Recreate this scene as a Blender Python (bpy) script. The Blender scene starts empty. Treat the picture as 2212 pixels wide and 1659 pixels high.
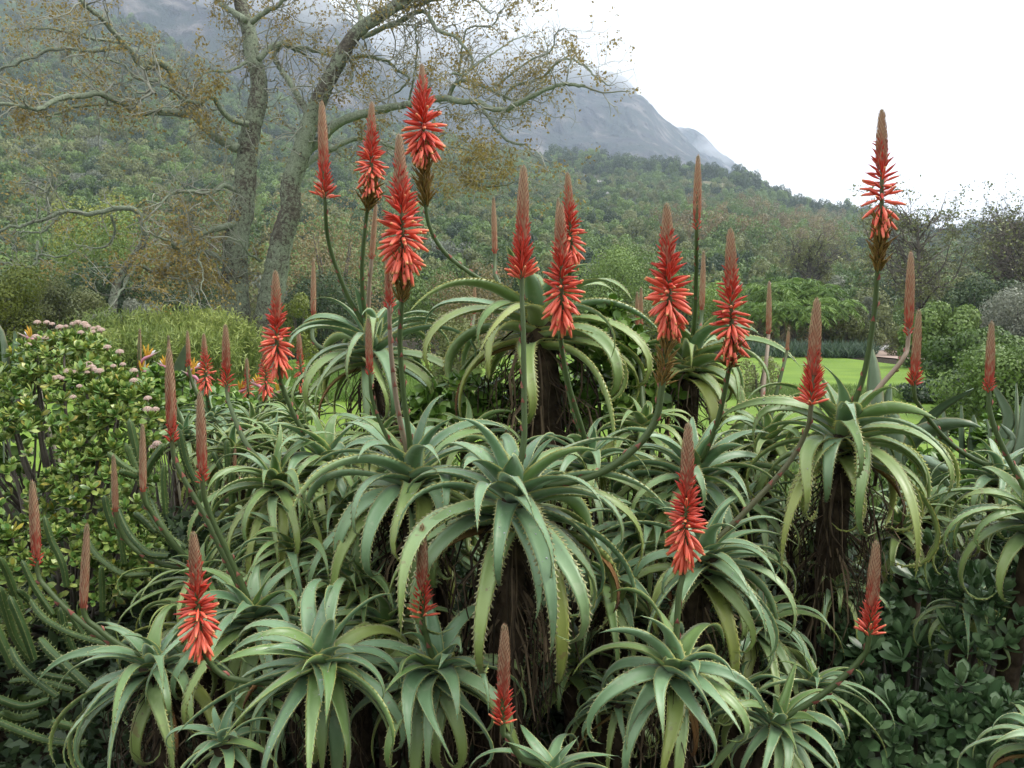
import bpy, math, random
import numpy as np
from mathutils import Vector, Matrix, noise

# ------------------------------------------------------------------ camera, sky, sun, exposure
SC = bpy.context.scene
COL = SC.collection
F_PX, CX, CY, PITCH, EYE = 1736.0, 1106.0, 829.5, math.radians(4.6), 1.65
cam_d = bpy.data.cameras.new('camera')
cam_d.sensor_width = 36.0
cam_d.lens = 36.0 * F_PX / 2212.0
cam_d.clip_start = 0.05
cam_d.clip_end = 20000
cam = bpy.data.objects.new('camera', cam_d)
COL.objects.link(cam)
cam.location = (0, 0, EYE)
cam.rotation_euler = (math.radians(90) - PITCH, 0, 0)
SC.camera = cam

SUN_EL, SUN_AZ = math.radians(52), math.radians(88)      # hidden behind cloud, high on the right
w = bpy.data.worlds.new('World')
SC.world = w
w.use_nodes = True
nt = w.node_tree
nt.nodes.clear()
sky = nt.nodes.new('ShaderNodeTexSky')
sky.sky_type = 'NISHITA'
sky.sun_disc = False
sky.sun_elevation = SUN_EL
sky.sun_rotation = SUN_AZ
sky.air_density = 1.0
sky.dust_density = 6.0
hs = nt.nodes.new('ShaderNodeHueSaturation')
hs.inputs['Saturation'].default_value = 0.25
tc = nt.nodes.new('ShaderNodeTexCoord')
nz = nt.nodes.new('ShaderNodeTexNoise')
nz.inputs['Scale'].default_value = 2.2
nz.inputs['Detail'].default_value = 4.0
nt.links.new(tc.outputs['Generated'], nz.inputs['Vector'])
cr = nt.nodes.new('ShaderNodeValToRGB')
cr.color_ramp.elements[0].position = 0.25
cr.color_ramp.elements[0].color = (10.6, 10.7, 10.8, 1)
cr.color_ramp.elements[1].position = 0.75
cr.color_ramp.elements[1].color = (14.0, 14.1, 14.2, 1)
nt.links.new(nz.outputs['Fac'], cr.inputs['Fac'])
mx = nt.nodes.new('ShaderNodeMix')
mx.data_type = 'RGBA'
mx.inputs[0].default_value = 0.86                         # cloud cover over the clear sky
nt.links.new(sky.outputs['Color'], hs.inputs['Color'])
nt.links.new(hs.outputs['Color'], mx.inputs[6])
nt.links.new(cr.outputs['Color'], mx.inputs[7])
bg = nt.nodes.new('ShaderNodeBackground')
bg.inputs['Strength'].default_value = 0.062
nt.links.new(mx.outputs[2], bg.inputs['Color'])
wo = nt.nodes.new('ShaderNodeOutputWorld')
nt.links.new(bg.outputs['Background'], wo.inputs['Surface'])

sun_d = bpy.data.lights.new('sun', 'SUN')
sun_d.energy = 1.5
sun_d.angle = math.radians(18)
sun_d.color = (1.0, 0.95, 0.87)
sun = bpy.data.objects.new('sun', sun_d)
COL.objects.link(sun)
sd = Vector((math.sin(SUN_AZ) * math.cos(SUN_EL), math.cos(SUN_AZ) * math.cos(SUN_EL), math.sin(SUN_EL)))
sun.rotation_euler = sd.to_track_quat('Z', 'Y').to_euler()

SC.view_settings.view_transform = 'Standard'
SC.view_settings.look = 'None'
SC.view_settings.gamma = 1.0
SC.view_settings.exposure = 1.5
SC.view_settings.use_curve_mapping = False
SC.render.engine = 'CYCLES'
SC.cycles.use_denoising = True
SC.cycles.max_bounces = 5
SC.cycles.diffuse_bounces = 3
SC.cycles.glossy_bounces = 2
SC.cycles.transmission_bounces = 3
SC.cycles.volume_bounces = 3
SC.cycles.transparent_max_bounces = 8
SC.cycles.caustics_reflective = False
SC.cycles.caustics_refractive = False

# ------------------------------------------------------------------ helpers
rng = np.random.default_rng(11)
random.seed(11)
_cp, _sp = math.cos(PITCH), math.sin(PITCH)


def P(u, v, d):
    """the place seen at u, v of the photograph's 2212 px overview, d metres ahead"""
    x, y = (u - CX) / F_PX, -(v - CY) / F_PX
    dy = _cp + y * _sp
    dz = -_sp + y * _cp
    k = d / dy
    return np.array((x * k, d, EYE + dz * k))


def px(d, n):
    return n * d / F_PX


def lerp(a, b, t):
    return a + (b - a) * t


def unit(a):
    a = np.asarray(a, float)
    return a / (np.linalg.norm(a, axis=-1, keepdims=True) + 1e-12)


class MB:
    """collects vertices, faces and one colour per vertex"""

    def __init__(self):
        self.v, self.q, self.t, self.c, self.n = [], [], [], [], 0

    def add(self, v, q=None, t=None, c=(0, 0, 0)):
        v = np.asarray(v, float).reshape(-1, 3)
        if q is not None and len(q):
            self.q.append(np.asarray(q, int).reshape(-1, 4) + self.n)
        if t is not None and len(t):
            self.t.append(np.asarray(t, int).reshape(-1, 3) + self.n)
        c = np.asarray(c, float)
        if c.ndim == 1:
            c = np.tile(c, (len(v), 1))
        self.v.append(v)
        self.c.append(c)
        self.n += len(v)
        return self

    def mesh(self, name, mat, smooth=True):
        me = bpy.data.meshes.new(name)
        if self.n == 0:
            return me
        V = np.concatenate(self.v)
        Q = np.concatenate(self.q) if self.q else np.zeros((0, 4), int)
        T = np.concatenate(self.t) if self.t else np.zeros((0, 3), int)
        nl = Q.size + T.size
        me.vertices.add(len(V))
        me.vertices.foreach_set('co', V.astype(np.float32).ravel())
        me.loops.add(nl)
        me.loops.foreach_set('vertex_index', np.concatenate([Q.ravel(), T.ravel()]).astype(np.int32))
        me.polygons.add(len(Q) + len(T))
        st = np.concatenate([np.arange(len(Q)) * 4, Q.size + np.arange(len(T)) * 3]).astype(np.int32)
        me.polygons.foreach_set('loop_start', st)
        me.polygons.foreach_set('use_smooth', np.full(len(Q) + len(T), smooth, bool))
        C = np.concatenate(self.c)
        at = me.attributes.new('c', 'FLOAT_COLOR', 'POINT')
        at.data.foreach_set('color', np.concatenate([C, np.ones((len(C), 1))], 1).astype(np.float32).ravel())
        me.update(calc_edges=True)
        if mat is not None:
            me.materials.append(mat)
        return me


def link(name, data, parent=None, loc=(0, 0, 0)):
    o = bpy.data.objects.new(name, data)
    COL.objects.link(o)
    o.location = loc
    if parent is not None:
        o.parent = parent
    return o


def tag(o, label=None, cat=None, group=None, kind=None):
    if label:
        o['label'] = label
    if cat:
        o['category'] = cat
    if group:
        o['group'] = group
    if kind:
        o['kind'] = kind
    return o


def thing(name, loc, label, cat, group=None):
    return tag(link(name, None, None, tuple(loc)), label, cat, group)


def spline(pts, n):
    """smooth curve through points, n samples"""
    p = np.asarray(pts, float)
    if len(p) == 2:
        t = np.linspace(0, 1, n)[:, None]
        return p[0] * (1 - t) + p[1] * t
    q = np.vstack([2 * p[0] - p[1], p, 2 * p[-1] - p[-2]])
    seg = np.linalg.norm(np.diff(p, axis=0), axis=1)
    cum = np.concatenate([[0], np.cumsum(seg)])
    out = []
    for s in np.linspace(0, cum[-1], n):
        i = min(max(np.searchsorted(cum, s) - 1, 0), len(p) - 2)
        t = (s - cum[i]) / max(seg[i], 1e-9)
        a, b, c, d = q[i], q[i + 1], q[i + 2], q[i + 3]
        out.append(0.5 * (2 * b + (c - a) * t + (2 * a - 5 * b + 4 * c - d) * t * t + (3 * b - a - 3 * c + d) * t ** 3))
    return np.array(out)


def frames(c):
    """tangent, side, up along a curve"""
    t = unit(np.gradient(c, axis=0))
    s = np.zeros_like(t)
    ref = np.array((0, 0, 1.0)) if abs(t[0][2]) < 0.9 else np.array((1.0, 0, 0))
    s0 = unit(np.cross(t[0], ref))
    for i in range(len(c)):
        s0 = unit(s0 - t[i] * np.dot(s0, t[i]))
        s[i] = s0
    return t, s, np.cross(s, t)


def tube(mb, c, r, k=6, col=(0, 0, 0), lump=0.0, cap=True):
    """a tapering tube along curve c"""
    c = np.asarray(c, float)
    n = len(c)
    r = np.broadcast_to(np.asarray(r, float), (n,))
    t, s, u = frames(c)
    a = np.arange(k) * 2 * math.pi / k
    rr = r[:, None] * (1 + lump * rng.standard_normal((n, k)))
    v = c[:, None, :] + rr[:, :, None] * (np.cos(a)[None, :, None] * s[:, None, :] + np.sin(a)[None, :, None] * u[:, None, :])
    i = np.arange(n - 1)[:, None] * k
    j = np.arange(k)[None, :]
    j2 = (j + 1) % k
    q = np.stack([i + j, i + j2, i + k + j2, i + k + j], -1).reshape(-1, 4)
    V = v.reshape(-1, 3)
    tr = None
    if cap:
        V = np.vstack([V, c[-1] + t[-1] * r[-1] * 0.6, c[0]])
        e = (n - 1) * k
        tr = [(e + x, e + (x + 1) % k, n * k) for x in range(k)] + [((x + 1) % k, x, n * k + 1) for x in range(k)]
    cc = np.asarray(col, float)
    if cc.ndim == 2:
        cc = np.repeat(cc, k, axis=0)
        if cap:
            cc = np.vstack([cc, cc[-1], cc[0]])
    mb.add(V, q, tr, cc)


# ------------------------------------------------------------------ materials
def rgba(c):
    return (c[0], c[1], c[2], 1)


class Mat:
    """small helper to write node materials"""

    def __init__(self, name, rough=0.6, spec=0.4):
        self.m = bpy.data.materials.new(name)
        self.m.use_nodes = True
        self.t = self.m.node_tree
        self.b = self.t.nodes['Principled BSDF']
        self.b.inputs['Roughness'].default_value = rough
        self.b.inputs['Specular IOR Level'].default_value = spec

    def n(self, kind, **kw):
        x = self.t.nodes.new(kind)
        for k, v in kw.items():
            setattr(x, k, v)
        return x

    def l(self, a, b):
        self.t.links.new(a, b)

    def noise(self, scale, detail=3.0, coord='Object', rough=0.55):
        t = self.n('ShaderNodeTexCoord')
        x = self.n('ShaderNodeTexNoise')
        x.inputs['Scale'].default_value = scale
        x.inputs['Detail'].default_value = detail
        x.inputs['Roughness'].default_value = rough
        if coord == 'World':
            g = self.n('ShaderNodeNewGeometry')
            self.l(g.outputs['Position'], x.inputs['Vector'])
        else:
            self.l(t.outputs[coord], x.inputs['Vector'])
        return x.outputs['Fac']

    def ramp(self, fac, stops):
        r = self.n('ShaderNodeValToRGB')
        el = r.color_ramp.elements
        while len(el) < len(stops):
            el.new(0.5)
        for e, (p, c) in zip(el, stops):
            e.position = p
            e.color = rgba(c) if not np.isscalar(c) else (c, c, c, 1)
        self.l(fac, r.inputs['Fac'])
        return r.outputs['Color']

    def mix(self, fac, a, b, mode='MIX'):
        m = self.n('ShaderNodeMix', data_type='RGBA', blend_type=mode)
        for s, x in ((m.inputs[0], fac), (m.inputs[6], a), (m.inputs[7], b)):
            if hasattr(x, 'is_linked'):
                self.l(x, s)
            elif np.isscalar(x):
                s.default_value = x
            else:
                s.default_value = rgba(x)
        return m.outputs[2]

    def math(self, op, a, b=0.0, clamp=False):
        m = self.n('ShaderNodeMath', operation=op, use_clamp=clamp)
        for s, x in zip(m.inputs, (a, b)):
            if hasattr(x, 'is_linked'):
                self.l(x, s)
            else:
                s.default_value = x
        return m.outputs[0]

    def attr(self, name='c'):
        a = self.n('ShaderNodeAttribute', attribute_name=name)
        s = self.n('ShaderNodeSeparateColor')
        self.l(a.outputs['Color'], s.inputs['Color'])
        return s.outputs['Red'], s.outputs['Green'], s.outputs['Blue']

    def rand(self):
        return self.n('ShaderNodeObjectInfo').outputs['Random']

    def col(self, c):
        self.l(c, self.b.inputs['Base Color']) if hasattr(c, 'is_linked') else setattr(self.b.inputs['Base Color'], 'default_value', rgba(c))
        return self

    def bump(self, h, strength=0.3, dist=0.01):
        b = self.n('ShaderNodeBump')
        b.inputs['Strength'].default_value = strength
        b.inputs['Distance'].default_value = dist
        self.l(h, b.inputs['Height'])
        self.l(b.outputs['Normal'], self.b.inputs['Normal'])
        return self

    def translucent(self, c, amount):
        tr = self.n('ShaderNodeBsdfTranslucent')
        self.l(c, tr.inputs['Color']) if hasattr(c, 'is_linked') else setattr(tr.inputs['Color'], 'default_value', rgba(c))
        ms = self.n('ShaderNodeMixShader')
        ms.inputs[0].default_value = amount
        self.l(self.b.outputs[0], ms.inputs[1])
        self.l(tr.outputs[0], ms.inputs[2])
        self.l(ms.outputs[0], self.t.nodes['Material Output'].inputs['Surface'])
        return self


def leafmat(name, dark, mid, light, rough=0.5, spec=0.4, trans=0.25):
    """leaves: the colour attribute's red picks the leaf's own shade, the object's random shifts it"""
    m = Mat(name, rough, spec)
    r, g, b = m.attr()
    rn = m.rand()
    f = m.math('ADD', m.math('MULTIPLY', r, 0.55), m.math('MULTIPLY', rn, 0.45))
    c = m.ramp(f, [(0.05, dark), (0.5, mid), (0.95, light)])
    m.col(c)
    if trans:
        m.translucent(c, trans)
    return m.m
# ------------------------------------------------------------------ the lie of the land
_RU = np.array([-900, 0, 170, 320, 535, 735, 993, 1020, 1130, 1238, 1473, 1613, 1670, 1754, 1866, 1939, 1990, 2212, 3000])
_RV = np.array([-20, 20, 42, 68, 200, 252, 310, 320, 338, 356, 377, 402, 436, 464, 472, 498, 518, 512, 500])


def ridge_tan(a):
    """how steeply the wooded ridge stands above the eye, by bearing a = x / y"""
    u = a * F_PX + CX
    v = np.interp(u, _RU, _RV)
    return (690 - v) / F_PX


def ridge_dist(a):
    return np.interp(a, [-0.9, -0.2, 0.3, 0.7], [620, 560, 480, 420])


HILL0 = 62.0


def near_z(x, y):
    """bed, bank and lawn"""
    x = np.asarray(x, float)
    y = np.asarray(y, float)
    bed = np.interp(y, [-5, 1.5, 2.2, 3.6, 5.0, 8.0, 14, 60], [0, 0.0, 0.10, 0.50, 0.45, 0.0, 0.0, 0.0])
    roll = 0.25 * np.sin(x * 0.13 + 1.0) * np.clip((y - 30) / 30, 0, 1)
    return bed + roll


def hill_z(x, y):
    x = np.asarray(x, float)
    y = np.asarray(y, float)
    yy = np.maximum(y, 1.0)
    a = np.clip(x / yy, -1.1, 1.1)
    R = ridge_dist(a)
    t = np.clip((yy - HILL0) / (R - HILL0), 0, 1.6)
    e = ridge_tan(a)
    top = R * e + EYE - 4.0
    h = np.where(t <= 1, np.minimum(t, 1) ** 1.22, 1 - 0.9 * (t - 1))
    return top * h * np.clip((yy - HILL0) / 20, 0, 1) ** 0.5


def gz(x, y):
    return near_z(x, y) + hill_z(x, y)


def grid_mesh(name, xs, ys, zf, mat, wob=0.0):
    X, Y = np.meshgrid(xs, ys)
    Z = zf(X, Y)
    if wob:
        Z = Z + wob
    V = np.stack([X, Y, Z], -1).reshape(-1, 3)
    nx, ny = len(xs), len(ys)
    i = (np.arange(ny - 1)[:, None] * nx + np.arange(nx - 1)[None, :]).ravel()
    Q = np.stack([i, i + 1, i + nx + 1, i + nx], -1)
    return MB().add(V, Q).mesh(name, mat)


m = Mat('soil', 0.95, 0.1)
n1 = m.noise(9.0, 6.0, 'World')
n2 = m.noise(60.0, 4.0, 'World')
m.col(m.mix(m.ramp(n2, [(0.35, 0.0), (0.7, 1.0)]), m.ramp(n1, [(0.3, (0.012, 0.010, 0.007)), (0.7, (0.03, 0.024, 0.016))]), (0.04, 0.032, 0.02)))
m.bump(n2, 0.8, 0.02)
M_SOIL = m.m

m = Mat('undergrowth', 0.95, 0.1)
n1 = m.noise(0.11, 6.0, 'World')
n2 = m.noise(1.3, 4.0, 'World')
m.col(m.mix(m.ramp(n2, [(0.35, 0.0), (0.7, 1.0)]), m.ramp(n1, [(0.3, (0.06, 0.07, 0.03)), (0.7, (0.14, 0.13, 0.07))]), (0.20, 0.18, 0.11)))
m.bump(n2, 1.0, 0.4)
M_UNDER = m.m

m = Mat('lawn', 0.8, 0.2)
n1 = m.noise(0.6, 6.0, 'World')
n2 = m.noise(14.0, 3.0, 'World')
c = m.ramp(n1, [(0.3, (0.10, 0.18, 0.018)), (0.7, (0.19, 0.285, 0.032))])
m.col(m.mix(m.math('MULTIPLY', n2, 0.6), c, (0.07, 0.135, 0.015)))
m.bump(n2, 0.8, 0.03)
M_LAWN = m.m

nearx = np.concatenate([np.linspace(-60, -9, 30), np.linspace(-8, 8, 65), np.linspace(9, 60, 30)])
tag(link('ground', grid_mesh('ground', nearx, np.concatenate([np.linspace(-6, 9.5, 63), np.linspace(10, 64, 55)]), near_z, M_SOIL)), kind='structure')
hx = np.concatenate([np.linspace(-900, -300, 25), np.linspace(-290, 290, 100), np.linspace(300, 900, 25)])
hy = np.concatenate([np.linspace(58, 160, 40), np.linspace(166, 760, 90)])


def hillside_z(X, Y):
    z = gz(X, Y)
    w_ = np.clip((Y - 90) / 200, 0, 1) * 5.0
    nn = np.array([noise.fractal(Vector((x / 70.0, y / 70.0, 3.3)), 1.0, 2.0, 4) for x, y in zip(X.ravel(), Y.ravel())]).reshape(X.shape)
    return z + nn * w_ - 0.05


tag(link('hillside', grid_mesh('hillside', hx, hy, hillside_z, M_UNDER)), kind='structure')


def lawn_patch(name, x0, x1, y0, y1, wob=0.012, mat=None):
    return tag(link(name, grid_mesh(name, np.linspace(x0, x1, 40), np.linspace(y0, y1, 40), near_z, mat or M_LAWN, wob)), kind='structure')


lawn_patch('lawn', -9.0, 14.0, 8.6, 36.0)

# ------------------------------------------------------------------ mountain spurs in cloud
m = Mat('cliff_rock', 0.95, 0.1)
gt = m.n('ShaderNodeNewGeometry')
mp = m.n('ShaderNodeMapping')
mp.inputs['Scale'].default_value = (0.02, 0.02, 0.004)
m.l(gt.outputs['Position'], mp.inputs['Vector'])
nv = m.n('ShaderNodeTexNoise')
nv.inputs['Scale'].default_value = 1.0
nv.inputs['Detail'].default_value = 8.0
nv.inputs['Roughness'].default_value = 0.65
m.l(mp.outputs['Vector'], nv.inputs['Vector'])
n2 = m.noise(0.03, 5.0, 'World')
rock = m.ramp(nv.outputs['Fac'], [(0.38, (0.012, 0.012, 0.014)), (0.5, (0.038, 0.035, 0.035)), (0.64, (0.17, 0.15, 0.135))])
m.col(m.mix(m.ramp(n2, [(0.42, 0.0), (0.56, 1.0)]), rock, (0.022, 0.032, 0.022)))
m.bump(nv.outputs['Fac'], 1.0, 25.0)
M_CLIFF = m.m


def spur(name, pts, yr, front, back, seed, rough=16.0):
    """a mountain spur under its skyline: slopes fall to both sides of the ridge"""
    cr_ = spline([P(u, v, d) for u, v, d in pts], 210)
    ss = np.concatenate([np.linspace(-1, 0, 80), np.linspace(0.05, 1, 16)])
    V = []
    for c in cr_:
        for s in ss:
            if s <= 0:
                y = c[1] + s * front
                h = (1 + s) ** 0.75
            else:
                y = c[1] + s * back
                h = 1 - s
            x = c[0] * (1 + 0.25 * s * front / c[1])
            k = min(1.0, abs(s) * 6 + 0.55)
            nn = noise.ridged_multi_fractal(Vector((x / 60, y / 120, c[2] * h / 200 + seed)), 0.62, 2.1, 7, 1.0, 2.0) - 1.1
            led = 14 * math.sin(c[2] * h / 16.0 + 3 * noise.noise(Vector((x / 160, y / 160, seed))))
            V.append((x + nn * rough * 0.5 * k, y + nn * rough * 2.2 * k, c[2] * h + (nn * rough + led * 0.5) * k * min(1, h * 2)))
    n, kk = len(cr_), len(ss)
    i = (np.arange(n - 1)[:, None] * kk + np.arange(kk - 1)[None, :]).ravel()
    return tag(link(name, MB().add(V, np.stack([i, i + kk, i + kk + 1, i + 1], -1)).mesh(name, M_CLIFF)), kind='structure')


spur('mountain', [(-700, -420, 1150), (-300, -330, 1150), (100, -220, 1150), (450, -130, 1160), (660, -20, 1180), (790, 90, 1190), (886, 200, 1200), (985, 258, 1200), (1120, 330, 1210), (1300, 420, 1210)], 0, 560, 260, 1.0)
spur('mountain_spur', [(640, 120, 1560), (900, 60, 1560), (1120, 90, 1540), (1250, 140, 1520), (1325, 160, 1500), (1365, 188, 1500), (1405, 236, 1500), (1450, 276, 1500), (1500, 322, 1500), (1560, 380, 1490), (1640, 470, 1480)], 0, 620, 300, 7.0)
spur('far_spur', [(1200, 120, 1960), (1330, 190, 1950), (1430, 260, 1950), (1500, 285, 1940), (1545, 320, 1940), (1590, 352, 1940), (1640, 395, 1930), (1720, 460, 1930), (1800, 520, 1930)], 0, 600, 300, 13.0)

# ------------------------------------------------------------------ the air: haze over the valley, mist on the tops
m = bpy.data.materials.new('haze_air')
m.use_nodes = True
t_ = m.node_tree
t_.nodes.clear()
pv = t_.nodes.new('ShaderNodeVolumePrincipled')
pv.inputs['Color'].default_value = (0.66, 0.76, 0.90, 1)
pv.inputs['Density'].default_value = 0.00036
pv.inputs['Anisotropy'].default_value = 0.2
ou = t_.nodes.new('ShaderNodeOutputMaterial')
t_.links.new(pv.outputs[0], ou.inputs['Volume'])
M_HAZE = m


def box_mesh(name, lo, hi, mat):
    (a, b, c), (d, e, f) = lo, hi
    V = [(a, b, c), (d, b, c), (d, e, c), (a, e, c), (a, b, f), (d, b, f), (d, e, f), (a, e, f)]
    Q = [(3, 2, 1, 0), (4, 5, 6, 7), (0, 1, 5, 4), (1, 2, 6, 5), (2, 3, 7, 6), (3, 0, 4, 7)]
    return MB().add(V, Q).mesh(name, mat, False)



m = bpy.data.materials.new('mist_air')
m.use_nodes = True
t_ = m.node_tree
t_.nodes.clear()
pv = t_.nodes.new('ShaderNodeVolumePrincipled')
pv.inputs['Color'].default_value = (0.99, 0.995, 1.0, 1)
pv.inputs['Density'].default_value = 0.0045
ou = t_.nodes.new('ShaderNodeOutputMaterial')
t_.links.new(pv.outputs[0], ou.inputs['Volume'])
M_MIST = m


def mist(parts):
    """cloud lying on the tops: a row of lumpy flattened puffs"""
    mb = MB()
    for k, (u, v, d, ru, rv, rd) in enumerate(parts):
        c = P(u, v, d)
        n1_, n2_ = 28, 18
        V = []
        for i in range(n2_ + 1):
            for j in range(n1_):
                a, b = j / n1_ * 2 * math.pi, (i / n2_ - 0.5) * math.pi
                q = np.array((math.cos(b) * math.cos(a), math.cos(b) * math.sin(a), math.sin(b)))
                w_ = 1 + 0.38 * noise.fractal(Vector(q * 1.7) + Vector((k * 3.0, 0, 0)), 1.0, 2.0, 4)
                V.append(c + q * w_ * (px(d, ru), rd, px(d, rv)))
        Q = [(i * n1_ + j, i * n1_ + (j + 1) % n1_, (i + 1) * n1_ + (j + 1) % n1_, (i + 1) * n1_ + j) for i in range(n2_) for j in range(n1_)]
        tag(link('mist_bank', MB().add(V, Q).mesh('mist_bank', M_MIST)), 'white cloud lying over the mountain top', 'cloud', 'clouds on the mountain', 'stuff')


mist([(1020, 70, 1340, 300, 100, 150), (1270, 110, 1400, 170, 85, 130), (1370, 170, 1420, 95, 48, 80), (700, -70, 1000, 330, 100, 120), (1450, 232, 1720, 90, 44, 80), (1200, 10, 1750, 420, 150, 120), (1570, 318, 1800, 70, 30, 70)])
HZ = link('haze', box_mesh('haze', (-2600, -60, -60), (2600, 2600, 1000), M_HAZE))
tag(HZ, 'pale blue mist hanging in the air over valley and mountain', 'haze', kind='stuff')
# ------------------------------------------------------------------ foliage builders
def leaf_cards(mb, pos, dirn, size, shade, width=0.62, bend=0.15, nrm=None):
    """many small folded leaves at once"""
    n = len(pos)
    size = np.broadcast_to(np.asarray(size, float), (n,))[:, None]
    d = unit(dirn)
    s = unit(np.cross(d, unit(rng.standard_normal((n, 3))) if nrm is None else nrm))
    nn = np.cross(s, d)
    b = np.asarray(pos)
    V = np.stack([b, b + d * size * 0.45 + s * size * width * 0.5 + nn * size * bend, b + d * size,
                  b + d * size * 0.45 - s * size * width * 0.5 + nn * size * bend], 1).reshape(-1, 3)
    Q = np.arange(n * 4).reshape(-1, 4)
    c = np.repeat(np.stack([shade, rng.random(n), rng.random(n)], 1), 4, 0)
    mb.add(V, Q, None, c)


def shell_points(lobes, n, inner=0.62):
    """points through the outer part of a set of ellipsoids, with their outward directions"""
    w_ = np.array([l[1][0] * l[1][1] + l[1][0] * l[1][2] for l in lobes])
    k = rng.choice(len(lobes), n, p=w_ / w_.sum())
    d = unit(rng.standard_normal((n, 3)))
    C = np.array([l[0] for l in lobes])[k]
    R = np.array([l[1] for l in lobes])[k]
    r = inner + (1.06 - inner) * rng.random(n)[:, None] ** 0.6
    return C + d * R * r, d, k


def crown_mb(lobes, n, leaf, up=0.35, wild=0.9):
    mb = MB()
    p, d, k = shell_points(lobes, n)
    lobe_shade = rng.random(len(lobes))
    sh = np.clip(0.5 * rng.random(n) + 0.5 * lobe_shade[k], 0, 1)
    o = unit(d / np.array([l[1] for l in lobes])[k])
    q = rng.standard_normal((n, 3)) + (0, 0, up)
    q = q - o * np.sum(q * o, 1)[:, None] * 0.75
    leaf_cards(mb, p, q, leaf * (0.6 + 0.8 * rng.random(n)), sh, nrm=-(o + 0.45 * rng.standard_normal((n, 3))), bend=-0.12)
    return mb


def lobes_for(h, rx, ry, n, base=0.12, top=1.0):
    """a handful of lobes that together fill a bush of height h"""
    L = []
    for i in range(n):
        a = 2.4 * i + rng.random()
        f = (i + 0.5) / n
        z = h * (base + 0.08 + (top - base - 0.25) * f)
        k = math.sqrt(max(0.05, 1 - ((z / h - 0.42) / 0.62) ** 2))
        rr = math.sqrt(rng.random()) * 0.72 * k
        s = 0.30 + 0.16 * rng.random()
        L.append(((rx * rr * math.cos(a), ry * rr * math.sin(a), z), (rx * s, ry * s, min(h * 0.24, rx * s * 1.1))))
    return L


G_FOL = [leafmat('leaf_green', (0.055, 0.100, 0.024), (0.118, 0.190, 0.044), (0.20, 0.29, 0.075)),
         leafmat('leaf_olive', (0.082, 0.105, 0.034), (0.155, 0.180, 0.060), (0.24, 0.26, 0.10)),
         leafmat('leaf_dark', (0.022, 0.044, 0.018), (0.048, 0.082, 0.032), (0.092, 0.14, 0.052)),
         leafmat('leaf_yellow_green', (0.08, 0.11, 0.015), (0.17, 0.21, 0.03), (0.30, 0.33, 0.06)),
         leafmat('leaf_grey', (0.09, 0.105, 0.07), (0.17, 0.19, 0.135), (0.28, 0.30, 0.23)),
         leafmat('leaf_russet', (0.13, 0.105, 0.05), (0.21, 0.17, 0.075), (0.30, 0.24, 0.10)),
         leafmat('leaf_bright', (0.055, 0.12, 0.018), (0.125, 0.22, 0.036), (0.22, 0.33, 0.065))]
GREEN, OLIVE, DARK, YELLOW, GREY, RUSSET, BRIGHT = range(7)

m = Mat('bark_grey', 0.95, 0.1)
n1 = m.noise(6.0, 6.0, 'Object')
m.col(m.ramp(n1, [(0.3, (0.06, 0.052, 0.042)), (0.7, (0.17, 0.155, 0.13))]))
m.bump(n1, 0.6, 0.03)
M_BARK = m.m

def lichen_bark(name, t0):
    m = Mat(name, 0.95, 0.1)
    n1 = m.noise(11.0, 7.0, 'Object', 0.78)
    n2 = m.noise(0.9, 3.0, 'Object')
    n3 = m.noise(18.0, 3.0, 'Object', 0.7)
    bark = m.ramp(n1, [(0.35, (0.04, 0.036, 0.03)), (0.65, (0.14, 0.125, 0.10))])
    lich = m.ramp(n3, [(0.3, (0.12, 0.145, 0.10)), (0.7, (0.24, 0.28, 0.20))])
    k_ = m.ramp(m.math('ADD', n1, m.math('MULTIPLY', n2, 0.75)), [(t0, 0.0), (t0 + 0.13, 1.0)])
    m.col(m.mix(k_, bark, lich))
    m.bump(n1, 0.9, 0.04)
    return m.m


M_LICHEN = lichen_bark('bark_lichen', 0.80)
M_LICHEN_PALE = lichen_bark('bark_lichen_pale', 0.66)

m = Mat('twig', 0.9, 0.1)
m.col(m.ramp(m.noise(1.5, 3.0, 'Object'), [(0.3, (0.17, 0.17, 0.135)), (0.7, (0.32, 0.335, 0.28))]))
M_TWIG = m.m


# ------------------------------------------------------------------ woods on the hillside
def bush_variant(i, mat, n, leaf, tall=1.0):
    n, leaf = int(n * 4.5), leaf * 0.44
    mb = crown_mb(lobes_for(1.7 * tall, 1.0, 1.0, 9, 0.0), n, leaf, 0.3)
    o = bpy.data.objects.new('bush_shape', mb.mesh('bush_shape', mat))
    return o


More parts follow.
